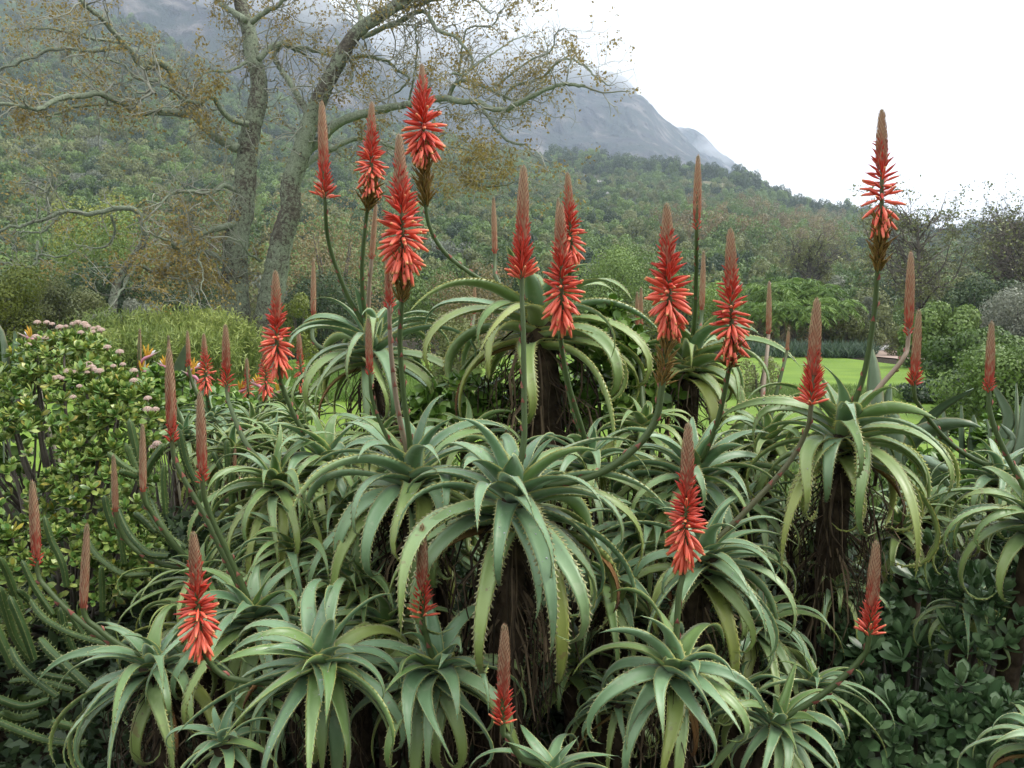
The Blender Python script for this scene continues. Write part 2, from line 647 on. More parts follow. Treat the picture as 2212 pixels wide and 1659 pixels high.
def forest(name, label, shapes, pts, scl):
    """one woodland: shapes set out on points"""
    c = bpy.data.collections.new(name + '_shapes')
    for s in shapes:
        c.objects.link(s)
    me = bpy.data.meshes.new(name)
    me.from_pydata([tuple(p) for p in pts], [], [])
    at = me.attributes.new('scl', 'FLOAT_VECTOR', 'POINT')
    at.data.foreach_set('vector', np.asarray(scl, np.float32).ravel())
    rt = np.zeros((len(pts), 3), np.float32)
    rt[:, 2] = rng.random(len(pts)) * 6.28
    at = me.attributes.new('rot', 'FLOAT_VECTOR', 'POINT')
    at.data.foreach_set('vector', rt.ravel())
    at = me.attributes.new('idx', 'INT', 'POINT')
    at.data.foreach_set('value', rng.integers(0, len(shapes), len(pts)).astype(np.int32))
    o = link(name, me)
    g = bpy.data.node_groups.new(name, 'GeometryNodeTree')
    g.interface.new_socket('Geometry', in_out='INPUT', socket_type='NodeSocketGeometry')
    g.interface.new_socket('Geometry', in_out='OUTPUT', socket_type='NodeSocketGeometry')
    N = g.nodes
    gi, go = N.new('NodeGroupInput'), N.new('NodeGroupOutput')
    ip = N.new('GeometryNodeInstanceOnPoints')
    ci = N.new('GeometryNodeCollectionInfo')
    ci.inputs['Collection'].default_value = c
    ci.inputs['Separate Children'].default_value = True
    ci.inputs['Reset Children'].default_value = True
    ip.inputs['Pick Instance'].default_value = True

    def na(nm, ty):
        x = N.new('GeometryNodeInputNamedAttribute')
        x.data_type = ty
        x.inputs['Name'].default_value = nm
        return x.outputs['Attribute']
    g.links.new(gi.outputs[0], ip.inputs['Points'])
    g.links.new(ci.outputs[0], ip.inputs['Instance'])
    g.links.new(na('idx', 'INT'), ip.inputs['Instance Index'])
    g.links.new(na('rot', 'FLOAT_VECTOR'), ip.inputs['Rotation'])
    g.links.new(na('scl', 'FLOAT_VECTOR'), ip.inputs['Scale'])
    g.links.new(ip.outputs[0], go.inputs[0])
    md = o.modifiers.new('spread', 'NODES')
    md.node_group = g
    return tag(o, label, 'woodland', kind='stuff')


fp = {'scrub': [], 'heath': [], 'ridge': [], 'brown': []}
y = 66.0
while y < 700:
    s0 = np.interp(y, [60, 120, 300, 600], [1.8, 2.0, 2.5, 3.2])
    st = s0 * 1.2
    x = -0.85 * y - 20
    while x < 0.78 * y + 10:
        xx, yy = x + (random.random() - .5) * st, y + (random.random() - .5) * st
        a = xx / yy
        t = (yy - HILL0) / (ridge_dist(a) - HILL0)
        if t < 1.06:
            u = a * F_PX + CX
            nn = noise.fractal(Vector((xx / 60, yy / 60, 0.7)), 1, 2, 3)
            z = float(gz(xx, yy))
            v = 690 - F_PX * (z - EYE) / yy
            p = (xx, yy, z - 0.3)
            s = s0 * min(1.35, 0.42 * math.exp(0.8 * abs(random.gauss(0, 0.8))) + 0.12)
            k = 'scrub'
            if u > 1180 and t > 0.86 - 0.1 * nn and u < 2250:
                k, s = 'ridge', s * 1.3
            elif 1240 < u < 1760 and 385 < v < 475 and nn > -0.25:
                k, s = ('heath', s * 0.55) if random.random() < 0.62 else ((None, s) if random.random() < 0.7 else ('scrub', s * 0.8))
            elif 1400 < u < 2300 and 455 < v < 560 and nn > 0.05:
                k, s = 'brown', s * 1.25
            elif u < 950 and t > 0.3 and random.random() < 0.55:
                k, s = 'ridge', s * 0.9
            elif u < 1000 and nn > 0.3 and random.random() < 0.4:
                k = 'heath'
            if k:
                fp[k].append((p, (s, s, s * (0.8 + 0.5 * random.random()))))
        x += st
    y += st * 0.95
sh_scrub = [bush_variant(i, G_FOL[[GREEN, OLIVE, GREEN, DARK, OLIVE, GREEN][i]], 420, 0.34) for i in range(6)]
sh_heath = [bush_variant(i, G_FOL[[OLIVE, GREY, OLIVE, GREEN][i]], 260, 0.34) for i in range(4)]
sh_ridge = [bush_variant(i, G_FOL[[DARK, DARK, GREEN][i]], 420, 0.30, 1.35) for i in range(3)]
sh_brown = [bush_variant(i, G_FOL[[RUSSET, OLIVE, GREEN][i]], 240, 0.30, 1.2) for i in range(3)]
for k, lab, sh in (('scrub', 'dense green scrub covering the slope below the mountain', sh_scrub),
                   ('heath', 'low greyish open heath scattered across the middle of the slope', sh_heath),
                   ('ridge', 'dark tall woodland running along the ridge line', sh_ridge),
                   ('brown', 'brownish half bare woodland at the foot of the slope', sh_brown)):
    forest({'scrub': 'hillside_scrub', 'heath': 'hillside_heath', 'ridge': 'ridge_woodland', 'brown': 'brown_woodland'}[k], lab, sh, [p for p, s in fp[k]], [s for p, s in fp[k]])


# pale boulders standing out of the heath
def on_hill(u, v):
    a = (u - CX) / F_PX
    ys = np.linspace(70, 480, 400)
    vv = 690 - F_PX * (gz(a * ys, ys) - EYE) / ys
    y_ = float(ys[int(np.argmin(np.abs(vv - v)))])
    return a * y_, y_


m = Mat('boulder', 0.95, 0.1)
m.col(m.ramp(m.noise(1.2, 5.0, 'Object'), [(0.3, (0.22, 0.21, 0.19)), (0.7, (0.50, 0.49, 0.46))]))
M_BOULDER = m.m
for i, (u, v, hp) in enumerate([(1288, 404, 17), (1296, 410, 22), (1303, 417, 15), (1309, 423, 12), (1292, 418, 10), (1389, 395, 9), (1421, 420, 7), (1434, 424, 6), (1393, 432, 7), (1345, 452, 9), (1382, 474, 7), (1352, 462, 6), (1463, 412, 7), (985, 430, 10), (997, 424, 12), (1006, 428, 9)]):
    X = on_hill(u, v + 12)
    s = px(X[1], hp) * 0.62
    V, Q = [], []
    for a in range(7):
        for b in range(9):
            th, ph = (a / 6 - 0.5) * math.pi, b / 9 * 2 * math.pi
            q = Vector((math.cos(th) * math.cos(ph), math.cos(th) * math.sin(ph), math.sin(th)))
            k = 1 + 0.5 * noise.noise(q * 1.3 + Vector((i * 5.0, 0, 0)))
            V.append((q.x * k * 0.62 * s, q.y * k * 0.6 * s, q.z * k * s * 1.15 + s * 0.6))
    Q = [(a * 9 + b, a * 9 + (b + 1) % 9, (a + 1) * 9 + (b + 1) % 9, (a + 1) * 9 + b) for a in range(6) for b in range(9)]
    tag(link('boulder', MB().add(V, Q).mesh('boulder', M_BOULDER, False), None, (X[0], X[1], float(gz(*X)) + 0.5)), ['tall pale grey boulder of the upright group on the heath slope', 'small pale grey stone lying alone on the heath slope', 'pale grey boulder on the slope behind the oak limbs'][0 if i < 5 else (1 if i < 13 else 2)], 'boulder', 'pale boulders on the slope')


# ------------------------------------------------------------------ single shrubs and trees of the middle distance
def shrub(name, label, cat, u, vtop, d, wpx, mat, n=3000, leaf=0.16, lob=12, group=None, deep=1.0, base=0.05, up=0.35, wild=0.9):
    x = P(u, 700, d)[0]
    z = float(gz(x, d)) - 0.02
    h = P(u, vtop, d)[2] - z
    r = px(d, wpx) * 0.5
    t = thing(name, (x, d, z), label, cat, group)
    n, leaf = int(n * 2.3), leaf * 0.66
    mb = crown_mb(lobes_for(h, r * 1.25, r * 1.25 * deep, lob, base), n, leaf, up, wild)
    link('crown', mb.mesh('crown', G_FOL[mat]), t)
    mb = MB()
    for k in range(4):
        a = k * 1.7 + rng.random()
        tube(mb, spline([(0.05 * math.cos(a), 0.05 * math.sin(a), -0.1), (r * 0.15 * math.cos(a), r * 0.15 * math.sin(a), h * 0.3), (r * 0.4 * math.cos(a), r * 0.4 * math.sin(a), h * 0.75)], 6),
             np.linspace(max(0.03, h * 0.022), 0.01, 6), 5)
    link('trunk', mb.mesh('trunk', M_BARK), t)
    return t


GB = 'shrubs and trees around the lawn'
# to the right of the lawn
shrub('round_tree', 'bright green round-headed tree beside the low dark wall of the path', 'tree', 2038, 652, 27, 128, GREEN, 5200, 0.17, 12, GB)
shrub('bush', 'mid green spreading bush in front of the round-headed tree', 'bush', 2120, 712, 22, 190, GREEN, 5500, 0.16, 14, GB)
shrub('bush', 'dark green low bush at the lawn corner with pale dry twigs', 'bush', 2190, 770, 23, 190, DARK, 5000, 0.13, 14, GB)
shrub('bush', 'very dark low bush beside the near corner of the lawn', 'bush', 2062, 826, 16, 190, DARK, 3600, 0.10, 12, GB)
shrub('bush', 'broad dark green bush nearest to the paddle leaved plants', 'bush', 2200, 745, 13, 250, GREEN, 6000, 0.09, 16, GB)
shrub('bush', 'rounded mid green bush between lawn and paddle leaved plants', 'bush', 2120, 800, 14.5, 150, DARK, 4000, 0.09, 12, GB)
shrub('grey_bush', 'silvery grey feathery bush behind the green spreading bush', 'bush', 2205, 615, 34, 150, GREY, 5200, 0.16, 14, GB)
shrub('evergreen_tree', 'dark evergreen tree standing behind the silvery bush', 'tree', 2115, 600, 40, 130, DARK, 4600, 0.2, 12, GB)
shrub('grey_bush', 'small pale rounded bush on its own above the palms', 'bush', 1867, 625, 48, 44, GREY, 1500, 0.15, 8, GB)
shrub('bush', 'brownish green loose bush beside the palm clump', 'bush', 1838, 655, 39, 95, OLIVE, 3600, 0.16, 12, GB)
shrub('bush', 'olive bush next to the dark wall at the end of the path', 'bush', 1975, 705, 36, 90, OLIVE, 2600, 0.15, 10, GB)
shrub('flowering_shrub', 'shrub dusted with white bloom above the palm clump', 'shrub', 1790, 575, 55, 70, GREY, 1800, 0.22, 9, GB)
shrub('bush', 'thin twiggy olive shrub standing on the lawn', 'shrub', 1642, 765, 17, 70, OLIVE, 700, 0.08, 8, GB)
# behind the aloes in the middle
shrub('round_tree', 'large rounded olive green tree behind the tallest aloe', 'tree', 1318, 525, 40, 165, GREEN, 7000, 0.17, 14, GB)
shrub('round_tree', 'dark green tree with pale yellow bloom behind the olive tree', 'tree', 1345, 515, 52, 140, GREEN, 5000, 0.2, 12, GB)
shrub('bush', 'yellow green bush growing left of the palm clump', 'bush', 1565, 610, 46, 110, BRIGHT, 3600, 0.19, 12, GB)
shrub('bush', 'dull green bush at the foot of the olive green tree', 'bush', 1410, 640, 34, 120, OLIVE, 4200, 0.15, 12, GB)
shrub('bush', 'fresh green bush right of the olive green tree', 'bush', 1480, 585, 50, 130, GREEN, 4200, 0.2, 12, GB)
shrub('bush', 'deep green bush below the heath on the slope', 'bush', 1275, 560, 60, 150, DARK, 4200, 0.24, 12, GB)
shrub('bush', 'low bushy olive shrub at the edge of the lawn strip', 'shrub', 985, 655, 15, 110, OLIVE, 2300, 0.09, 10, GB)
shrub('bush', 'russet bush in the shade behind the lichen covered oak', 'bush', 1020, 560, 34, 190, RUSSET, 3800, 0.15, 12, GB)
shrub('bush', 'dark thicket bush behind the russet bush', 'bush', 1110, 520, 46, 190, DARK, 4500, 0.22, 12, GB)
shrub('bush', 'green leafy bush showing between russet bush and slope', 'bush', 930, 575, 42, 170, GREEN, 4200, 0.2, 12, GB)
# to the left, behind and beside the oak
shrub('conical_tree', 'yellow green conical tree at the left of the garden', 'tree', 10, 570, 24, 160, YELLOW, 6500, 0.13, 14, GB, wild=0.7)
shrub('conical_tree', 'olive green soft conical tree beside the yellow green one', 'tree', 115, 590, 27, 120, OLIVE, 4500, 0.13, 12, GB)
shrub('conical_tree', 'dull green feathery conifer right of the soft olive tree', 'tree', 185, 610, 29, 95, OLIVE, 3600, 0.13, 12, GB)
shrub('round_bush', 'neat dome shaped grey green bush near the oak trunk', 'bush', 303, 630, 27, 90, GREY, 3600, 0.10, 10, GB)
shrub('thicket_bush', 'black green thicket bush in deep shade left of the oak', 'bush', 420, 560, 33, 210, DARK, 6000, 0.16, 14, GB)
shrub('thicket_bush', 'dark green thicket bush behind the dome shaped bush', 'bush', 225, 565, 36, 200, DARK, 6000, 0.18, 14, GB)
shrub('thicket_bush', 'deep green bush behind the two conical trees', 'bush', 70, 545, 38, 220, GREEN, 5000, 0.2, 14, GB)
shrub('leafy_tree', 'lime topped leafy tree behind the bare arching limb', 'tree', 205, 385, 42, 210, YELLOW, 5500, 0.2, 14, GB)
shrub('leafy_tree', 'green leafy tree below the lime topped crown', 'tree', 240, 450, 39, 240, GREEN, 5500, 0.2, 14, GB)
shrub('russet_tree', 'russet autumn tree behind the fork of the oak', 'tree', 420, 395, 37, 230, RUSSET, 4200, 0.16, 14, GB)
shrub('russet_tree', 'brown leaved autumn tree right of the oak fork', 'tree', 720, 410, 38, 260, RUSSET, 4200, 0.16, 14, GB)
shrub('bush', 'small lime green bush seen past the right of the oak trunk', 'bush', 645, 615, 30, 75, YELLOW, 2200, 0.12, 9, GB)
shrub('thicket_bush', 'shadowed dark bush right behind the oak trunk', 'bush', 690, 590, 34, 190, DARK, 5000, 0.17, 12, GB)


# reed bed in front of the oak: yellow green upright tufts
def reed_tuft(u, vtop, d, wpx, label):
    x = P(u, 700, d)[0]
    z = float(gz(x, d))
    h = P(u, vtop, d)[2] - z
    r = px(d, wpx) * 0.5
    t = thing('reed_clump', (x, d, z), label, 'reeds', 'reed clumps in front of the oak')
    n = 1500
    a, rr = rng.random(n) * 6.28, np.sqrt(rng.random(n)) * r
    b = np.stack([rr * np.cos(a), rr * np.sin(a), np.zeros(n) - 0.02], 1)
    lean = np.stack([np.cos(a) * rr / r * 0.35, np.sin(a) * rr / r * 0.35, np.ones(n)], 1) + 0.14 * rng.standard_normal((n, 3))
    hh = h * (0.75 + 0.3 * rng.random(n)) * (1 - 0.25 * (rr / r) ** 2)
    mb = MB()
    leaf_cards(mb, b, lean, hh, rng.random(n) * 0.35, 0.022)
    top = b + unit(lean) * hh[:, None]
    k = rng.integers(0, n, 2600)
    leaf_cards(mb, top[k] - (0, 0, 1) * (rng.random(2600) ** 2 * h * 0.35)[:, None], rng.standard_normal((2600, 3)) + (0, 0, 0.7), 0.20, 0.35 + 0.65 * rng.random(2600), 0.14)
    link('stems', mb.mesh('stems', M_REED), t)


M_REED = leafmat('reed', (0.06, 0.10, 0.025), (0.155, 0.22, 0.048), (0.31, 0.36, 0.09))
for i, (u, vt, d, wp) in enumerate([(235, 668, 20, 100), (300, 672, 19.5, 110), (365, 660, 20, 110), (425, 664, 20.5, 110), (478, 668, 20, 90), (330, 700, 18, 120), (415, 705, 18, 120), (250, 710, 18, 100)]):
    reed_tuft(u, vt, d, wp, ['feathery yellow green reed clump in the back row before the oak', 'feathery green reed clump in the front row before the oak'][i >= 5])


# ------------------------------------------------------------------ the lichen covered oak
def c1(*a):
    return [(x * 0.3359, y * 0.3359) for x, y in a]


def c2(*a):
    return [(734.5 + x * 0.3359, y * 0.3359) for x, y in a]


def c3(*a):
    return [(x * 0.3124, 345.6 + y * 0.3124) for x, y in a]


def grow_twigs(mb, tips, p, d, ln, r, lev, droop=0.0, zig=0.35):
    """crooked twigs, forking"""
    n = 5
    pts = [np.array(p, float)]
    dd = unit(d)
    for i in range(n):
        dd = unit(dd + zig * rng.standard_normal(3) * 0.8 + (0, 0, -droop))
        pts.append(pts[-1] + dd * ln / n)
        if lev > 0 and i >= 1 and rng.random() < 0.62:
            grow_twigs(mb, tips, pts[-1], unit(dd + 0.95 * rng.standard_normal(3)), ln * (0.45 + 0.3 * rng.random()), r * 0.6, lev - 1, droop, zig)
        if lev == 0:
            tips.append(pts[-1])
    tube(mb, np.array(pts), np.linspace(r, r * 0.45, n + 1), 3, cap=False)


def limb_tree(t, base, d0, limbs, trunks, twig_len, leaf_mat, n_leaf, leaf, bark, seed, every=0.55, skip=()):
    global rng
    rng = np.random.default_rng(seed)
    tw, tips = MB(), []
    for i, (pts, r0, r1, off) in enumerate(trunks + limbs):
        is_trunk = i < len(trunks)
        n = max(14, len(pts) * 6)
        dd = np.linspace(0, 1, len(pts))
        c = spline([P(u, v, d0 + off * s) for (u, v), s in zip(pts, dd)], n)
        c = c - base
        if not is_trunk:
            c = c + np.cumsum(0.025 * rng.standard_normal((n, 3)), 0) * np.linspace(0.2, 1, n)[:, None]
        rr = np.array([px(d0, r * (1.0 if is_trunk else 0.84)) for r in np.linspace(r0, r1, n)]) * (1 + 0.10 * np.array([noise.noise(Vector((k * 0.7, i * 3.1, seed))) for k in range(n)]))
        if is_trunk:
            rr[:3] *= (1.35, 1.15, 1.05)
        mb = MB()
        tube(mb, c, rr, 12 if is_trunk else 7, lump=0.035)
        link('trunk' if is_trunk else 'branch', mb.mesh('limb', bark if is_trunk or bark is not M_LICHEN else M_LICHEN_PALE), t)
        L = np.linalg.norm(np.diff(c, axis=0), axis=1).sum()
        k0 = int(n * (0.55 if is_trunk else 0.12))
        for k in range(int(L / every)):
            j = int(rng.integers(k0, n))
            tg = unit(c[min(j + 1, n - 1)] - c[max(j - 1, 0)])
            d = unit(tg * 0.5 + rng.standard_normal(3) * (0.9, 0.9, 0.75) + (0, 0, 0.12))
            grow_twigs(tw, tips, c[j], d, twig_len * (0.5 + 0.8 * rng.random()), min(0.026, rr[j] * 0.45), 2 if not is_trunk else 1, 0.02)
        if not is_trunk:
            grow_twigs(tw, tips, c[-1], c[-1] - c[-3], twig_len, rr[-1] * 0.8, 2)
    tag(link('twigs', tw.mesh('twigs', M_TWIG if bark is M_LICHEN else M_BARK), t), kind='stuff')
    tips = np.array(tips)
    if n_leaf and len(tips):
        keep = np.array([noise.noise(Vector(p) * 0.8) for p in tips])
        pr = np.clip(keep + 0.12, 0.03, 1)
        k = rng.choice(len(tips), n_leaf, p=pr / pr.sum())
        mb = MB()
        leaf_cards(mb, tips[k] + 0.09 * rng.standard_normal((n_leaf, 3)), rng.standard_normal((n_leaf, 3)) - (0, 0, 0.3), leaf * (0.6 + 0.8 * rng.random(n_leaf)), rng.random(n_leaf), 0.6)
        tag(link('foliage', mb.mesh('foliage', leaf_mat), t), kind='stuff')
    return t


M_OAKLEAF = leafmat('oak_leaf', (0.17, 0.125, 0.035), (0.29, 0.225, 0.06), (0.38, 0.33, 0.10), trans=0.4)
D_OAK = 24.0
base = P(545, 838, D_OAK)
base[2] = float(gz(base[0], base[1])) - 0.05
oak = thing('oak_tree', base, 'huge lichen covered oak with two trunks and ochre leaves', 'tree')
trunks = [([(530, 845), (512, 700), (508, 590), (512, 500)] + c1((1560, 1350), (1590, 1000), (1610, 850), (1660, 650), (1660, 480), (1620, 350), (1600, 200), (1560, 80), (1540, -60), (1490, -420)), 33, 11, 1.0),
          ([(562, 845), (572, 720), (592, 610)] + c1((1810, 1550), (1870, 1350), (1870, 1200), (1930, 1000), (1990, 800), (2030, 690), (2090, 560), (2160, 430)) + c2((60, 270), (140, 180), (290, 80), (420, 0), (620, -180)), 31, 9, -1.0)]
limbs = [
    (c1((1530, 960), (1400, 890), (1280, 770), (1210, 660), (1150, 540), (1110, 450), (1050, 405), (980, 400), (910, 435)), 13, 8, -1.5),
    (c1((1080, 420), (960, 430), (890, 390), (830, 310), (760, 240), (700, 160), (600, 80), (520, 20), (400, -120)), 9, 4, -2.5),
    (c1((1240, 740), (1100, 720), (1000, 710), (910, 705), (830, 650), (730, 590), (650, 545), (560, 570), (450, 580), (380, 620), (280, 660), (150, 655), (-60, 640)), 10, 3.5, -4),
    (c1((790, 640), (740, 680), (620, 690), (480, 710), (300, 790), (200, 780), (80, 740), (-40, 700)), 5, 2, -3),
    (c1((800, 300), (700, 310), (580, 320), (480, 300), (380, 310), (250, 360), (100, 390), (-60, 405)), 6, 3, 2),
    (c1((780, 275), (640, 260), (540, 240), (480, 205), (360, 190), (180, 200)), 4.5, 1.5, -2),
    (c1((660, 545), (560, 480), (480, 400), (440, 280), (430, 150), (330, 60)), 4.5, 2, 2),
    (c1((1600, 800), (1500, 770), (1430, 710), (1390, 640), (1330, 650), (1270, 675), (1170, 650), (1080, 560), (1020, 530)), 8, 3, -2),
    (c1((1660, 380), (1760, 290), (1830, 265), (1950, 290), (2080, 320), (2200, 335)), 8, 4, 2),
    (c1((1990, 760), (1900, 600), (1820, 490), (1770, 400), (1850, 350), (1950, 400)), 10, 4, 1.5),
    (c1((1580, 400), (1480, 450), (1380, 440), (1250, 470)), 4, 2, -1.5),
    (c1((1580, 130), (1480, 60), (1420, -30)), 9, 5, 1),
    (c1((1620, 140), (1720, 70), (1800, 20), (1880, -80)), 7, 4, -1),
    (c1((1100, 480), (1000, 510), (880, 510), (760, 440), (640, 400)), 5, 2, -2),
    (c3((1640, 440), (1450, 480), (1320, 545), (1250, 600), (1180, 560), (1060, 520)), 9, 2.5, -2.5),
    (c3((1560, 690), (1430, 640), (1290, 650), (1180, 720), (1080, 770), (960, 720), (880, 780), (830, 850), (770, 900)), 9, 2, -3),
    (c3((1500, 480), (1280, 500), (1250, 580), (1270, 800), (1285, 930), (1260, 1010)), 4, 1.6, -3),
    (c3((1300, 500), (1390, 540), (1400, 680), (1430, 780), (1420, 880)), 3, 1.2, -3),
    (c3((1620, 210), (1540, 170), (1440, 215), (1330, 195), (1200, 210), (1130, 290)), 7, 3, -2),
    (c3((1800, 700), (1740, 650), (1700, 580), (1640, 540)), 4, 2, -1),
    ([(662, 330), (705, 292)] + c2((0, 790), (150, 740), (300, 700), (430, 685), (560, 660), (680, 640), (800, 640), (900, 645), (1000, 690), (1100, 690), (1180, 640), (1290, 590), (1430, 560), (1560, 580)), 12, 3.5, -3.5),
    (c2((700, 640), (740, 540), (790, 500), (850, 520), (920, 570), (1000, 610)), 6, 3, -2),
    (c2((1050, 640), (1120, 560), (1200, 530), (1310, 490), (1400, 400), (1500, 380), (1640, 470), (1720, 540)), 4.5, 1.5, -3),
    (c2((900, 650), (960, 760), (1050, 860), (1150, 915), (1260, 930), (1350, 970)), 5, 2, -2.5),
    (c2((140, 240), (280, 180), (400, 130), (530, 70), (640, 190), (760, 230), (830, 290), (890, 370), (850, 450), (770, 460)), 7, 2.5, -2),
    (c2((760, 470), (800, 250), (860, 160), (1000, 120), (1050, 30)), 3, 1.2, -2),
    (c2((850, 440), (1000, 330), (1150, 260), (1230, 250)), 3, 1.2, 2),
    (c2((1000, 560), (1200, 400), (1350, 320), (1370, 230), (1440, 200)), 3.2, 1.2, -2.5),
    (c2((-40, 390), (150, 360), (300, 390), (380, 460), (450, 520), (380, 600), (330, 640)), 5.5, 2, 2),
    ([(655, 360)] + c2((-100, 960), (100, 860), (250, 880), (380, 920), (480, 920)), 9, 3, 3),
    (c2((690, 960), (760, 1120), (900, 1200), (1050, 1215), (1180, 1200), (1320, 1190)), 3.5, 1.2, -3),
    (c2((480, 910), (640, 930), (780, 960), (870, 1000), (930, 1090)), 3.5, 1.4, -3),
    (c2((-30, 250), (80, 440), (60, 560), (150, 620)), 4, 1.5, -1.5),
    (c2((340, 60), (520, 30), (700, -30), (860, 0), (960, 60)), 5, 1.5, -2),
    (c2((140, 180), (120, 60), (60, -60)), 6, 3, 1.5),
    (c2((440, 690), (480, 480), (500, 260), (480, 130)), 3, 1.5, -1.5),
]
limb_tree(oak, base, D_OAK, limbs, trunks, 1.15, M_OAKLEAF, 25000, 0.085, M_LICHEN, 5, 0.24)

base = P(243, 690, 27)
base[2] = float(gz(base[0], base[1])) - 0.05
ob = thing('bare_tree', base, 'bare silvery tree with one long arching limb left of the oak', 'tree')
limb_tree(ob, base, 27,
          [(c3((1010, 520), (970, 400), (920, 340), (800, 335), (700, 360), (500, 345), (430, 350), (330, 410), (200, 460), (100, 490), (-60, 530)), 7.5, 3, -2),
           (c3((340, 400), (345, 230), (400, 100), (350, 40)), 4, 1.5, -1),
           (c3((335, 230), (260, 190), (150, 160), (-30, 120)), 3, 1.2, -1),
           (c3((430, 350), (300, 480), (180, 500), (60, 530)), 4, 1.5, -1),
           (c3((260, 560), (245, 690), (180, 740), (60, 710), (-20, 680)), 3.5, 2, -1),
           (c3((240, 690), (290, 660), (400, 685), (520, 660)), 3, 1.5, -1),
           (c3((770, 380), (800, 500), (740, 620), (620, 640)), 4, 1.5, 1),
           (c3((930, 340), (1000, 280), (1120, 310), (1230, 310)), 3, 1.2, -1)],
          [([(243, 690), (246, 640), (262, 590), (300, 540), (318, 505)], 9, 7, 0.5)], 1.0, M_OAKLEAF, 900, 0.1, M_LICHEN, 8, 0.42)


# bare trees at the right
def bare_tree(u, vtop, vbase, d, label, seed, spread, lean=0.0, leaves=1500):
    b = P(u, vbase, d)
    b[2] = float(gz(b[0], b[1])) - 0.05
    t = thing('bare_tree', b, label, 'tree', 'bare trees at the right of the lawn')
    r_ = random.Random(seed)
    tr = [([(u, vbase + 40), (u + lean * 20, lerp(vbase, vtop, 0.35)), (u + lean * 40, lerp(vbase, vtop, 0.6)), (u + lean * 50, lerp(vbase, vtop, 0.85))], 8, 2.5, 0.0)]
    li = []
    for k in range(26):
        f = 0.15 + 0.65 * r_.random()
        sgn = r_.choice((-1, 1)) * r_.uniform(0.45, 1.1)
        u0, v0 = u + lean * 60 * f, lerp(vbase, vtop, f)
        ln = spread * (1 - 0.55 * f) * (0.7 + 0.5 * r_.random())
        li.append(([(u0, v0), (u0 + sgn * ln * 0.4, v0 - ln * 0.28), (u0 + sgn * ln * 0.75, v0 - ln * (0.35 + 0.5 * r_.random())), (u0 + sgn * ln * (0.9 + 0.2 * r_.random()), v0 - ln * (0.5 + 0.7 * r_.random()))], 2.8, 0.9, r_.uniform(-3, 3)))
    limb_tree(t, b, d, li, tr, 1.5, G_FOL[OLIVE], leaves * 2, 0.15, M_BARK, seed, 0.36)


bare_tree(1992, 440, 720, 44, 'wide crowned half bare tree with dark trunk beyond the lawn', 21, 130, -0.2, 2600)
bare_tree(2163, 445, 660, 46, 'tall thin half bare tree with upright trunk near silvery bush', 22, 80, 0.3, 1500)
bare_tree(2222, 470, 660, 44, 'bare tree leaning at the edge beside the tall thin one', 23, 80, -0.4, 900)
bare_tree(1745, 512, 640, 80, 'small brown bare tree rising from the scrub above the palms', 27, 75, 0.1, 4000)


# ------------------------------------------------------------------ palms beyond the lawn
def frond_mesh(seed, mat):
    g = np.random.default_rng(seed)
    mb = MB()
    n = 14
    th = np.linspace(1.1, -1.0 - 0.3 * g.random(), n)
    c = np.cumsum(np.stack([np.cos(th), np.zeros(n), np.sin(th)], 1) * (1.0 / n), 0)
    tube(mb, c, np.linspace(0.02, 0.004, n), 3, (0.3, 0, 0), cap=False)
    k = 60
    s = g.random(k) * 0.85 + 0.15
    b = np.stack([np.interp(s, np.linspace(0, 1, n), c[:, i]) for i in range(3)], 1)
    sg = np.where(np.arange(k) % 2, 1, -1)
    dr = np.stack([0.5 * np.ones(k), sg * 1.0, -0.55 - 0.3 * g.random(k)], 1)
    leaf_cards(mb, b, dr, 0.34 * (1.1 - 0.5 * s), g.random(k), 0.09)
    return mb.mesh('frond', mat)


FR = [frond_mesh(i, G_FOL[BRIGHT]) for i in range(4)]
FRD = [frond_mesh(9 + i, G_FOL[RUSSET]) for i in range(2)]
for i, (u, vtop, d, L) in enumerate([(1660, 600, 40, 1.9), (1712, 590, 42, 2.0), (1765, 605, 41, 1.9), (1805, 635, 39, 1.7), (1640, 640, 38, 1.6), (1690, 640, 38, 1.7), (1745, 650, 38, 1.6)]):
    b = P(u, 700, d)
    b[2] = float(gz(b[0], b[1]))
    h = P(u, vtop, d)[2] - b[2] - L * 0.55
    pt = thing('palm', b, ['tall feathery palm in the back of the clump beyond the lawn', 'short feathery palm in the front of the clump beyond the lawn'][i >= 4], 'palm', 'palm clump beyond the lawn')
    mb = MB()
    tube(mb, spline([(0, 0, -0.1), (0.05, 0, h * 0.5), (0, 0.05, h)], 8), np.linspace(0.17, 0.12, 8), 8, lump=0.06)
    link('trunk', mb.mesh('trunk', M_BARK), pt)
    for k in range(30):
        dead = k >= 25
        o = link('frond', (FRD if dead else FR)[k % (2 if dead else 4)], pt, (0, 0, h))
        o.rotation_euler = (0, -0.5 + 1.3 * (k / 30) + (0.5 if dead else 0), k * 2.4 + i)
        s = L * (0.8 + 0.3 * random.random())
        o.scale = (s, s, s)

# ------------------------------------------------------------------ path, low wall, planting along the lawn
m = Mat('path_gravel', 0.9, 0.2)
m.col(m.ramp(m.noise(30, 4.0, 'World'), [(0.3, (0.26, 0.19, 0.15)), (0.7, (0.40, 0.31, 0.26))]))
M_PATH = m.m
m = Mat('path_concrete', 0.85, 0.2)
m.col(m.ramp(m.noise(12, 4.0, 'World'), [(0.3, (0.34, 0.33, 0.31)), (0.7, (0.44, 0.42, 0.40))]))
M_CONC = m.m


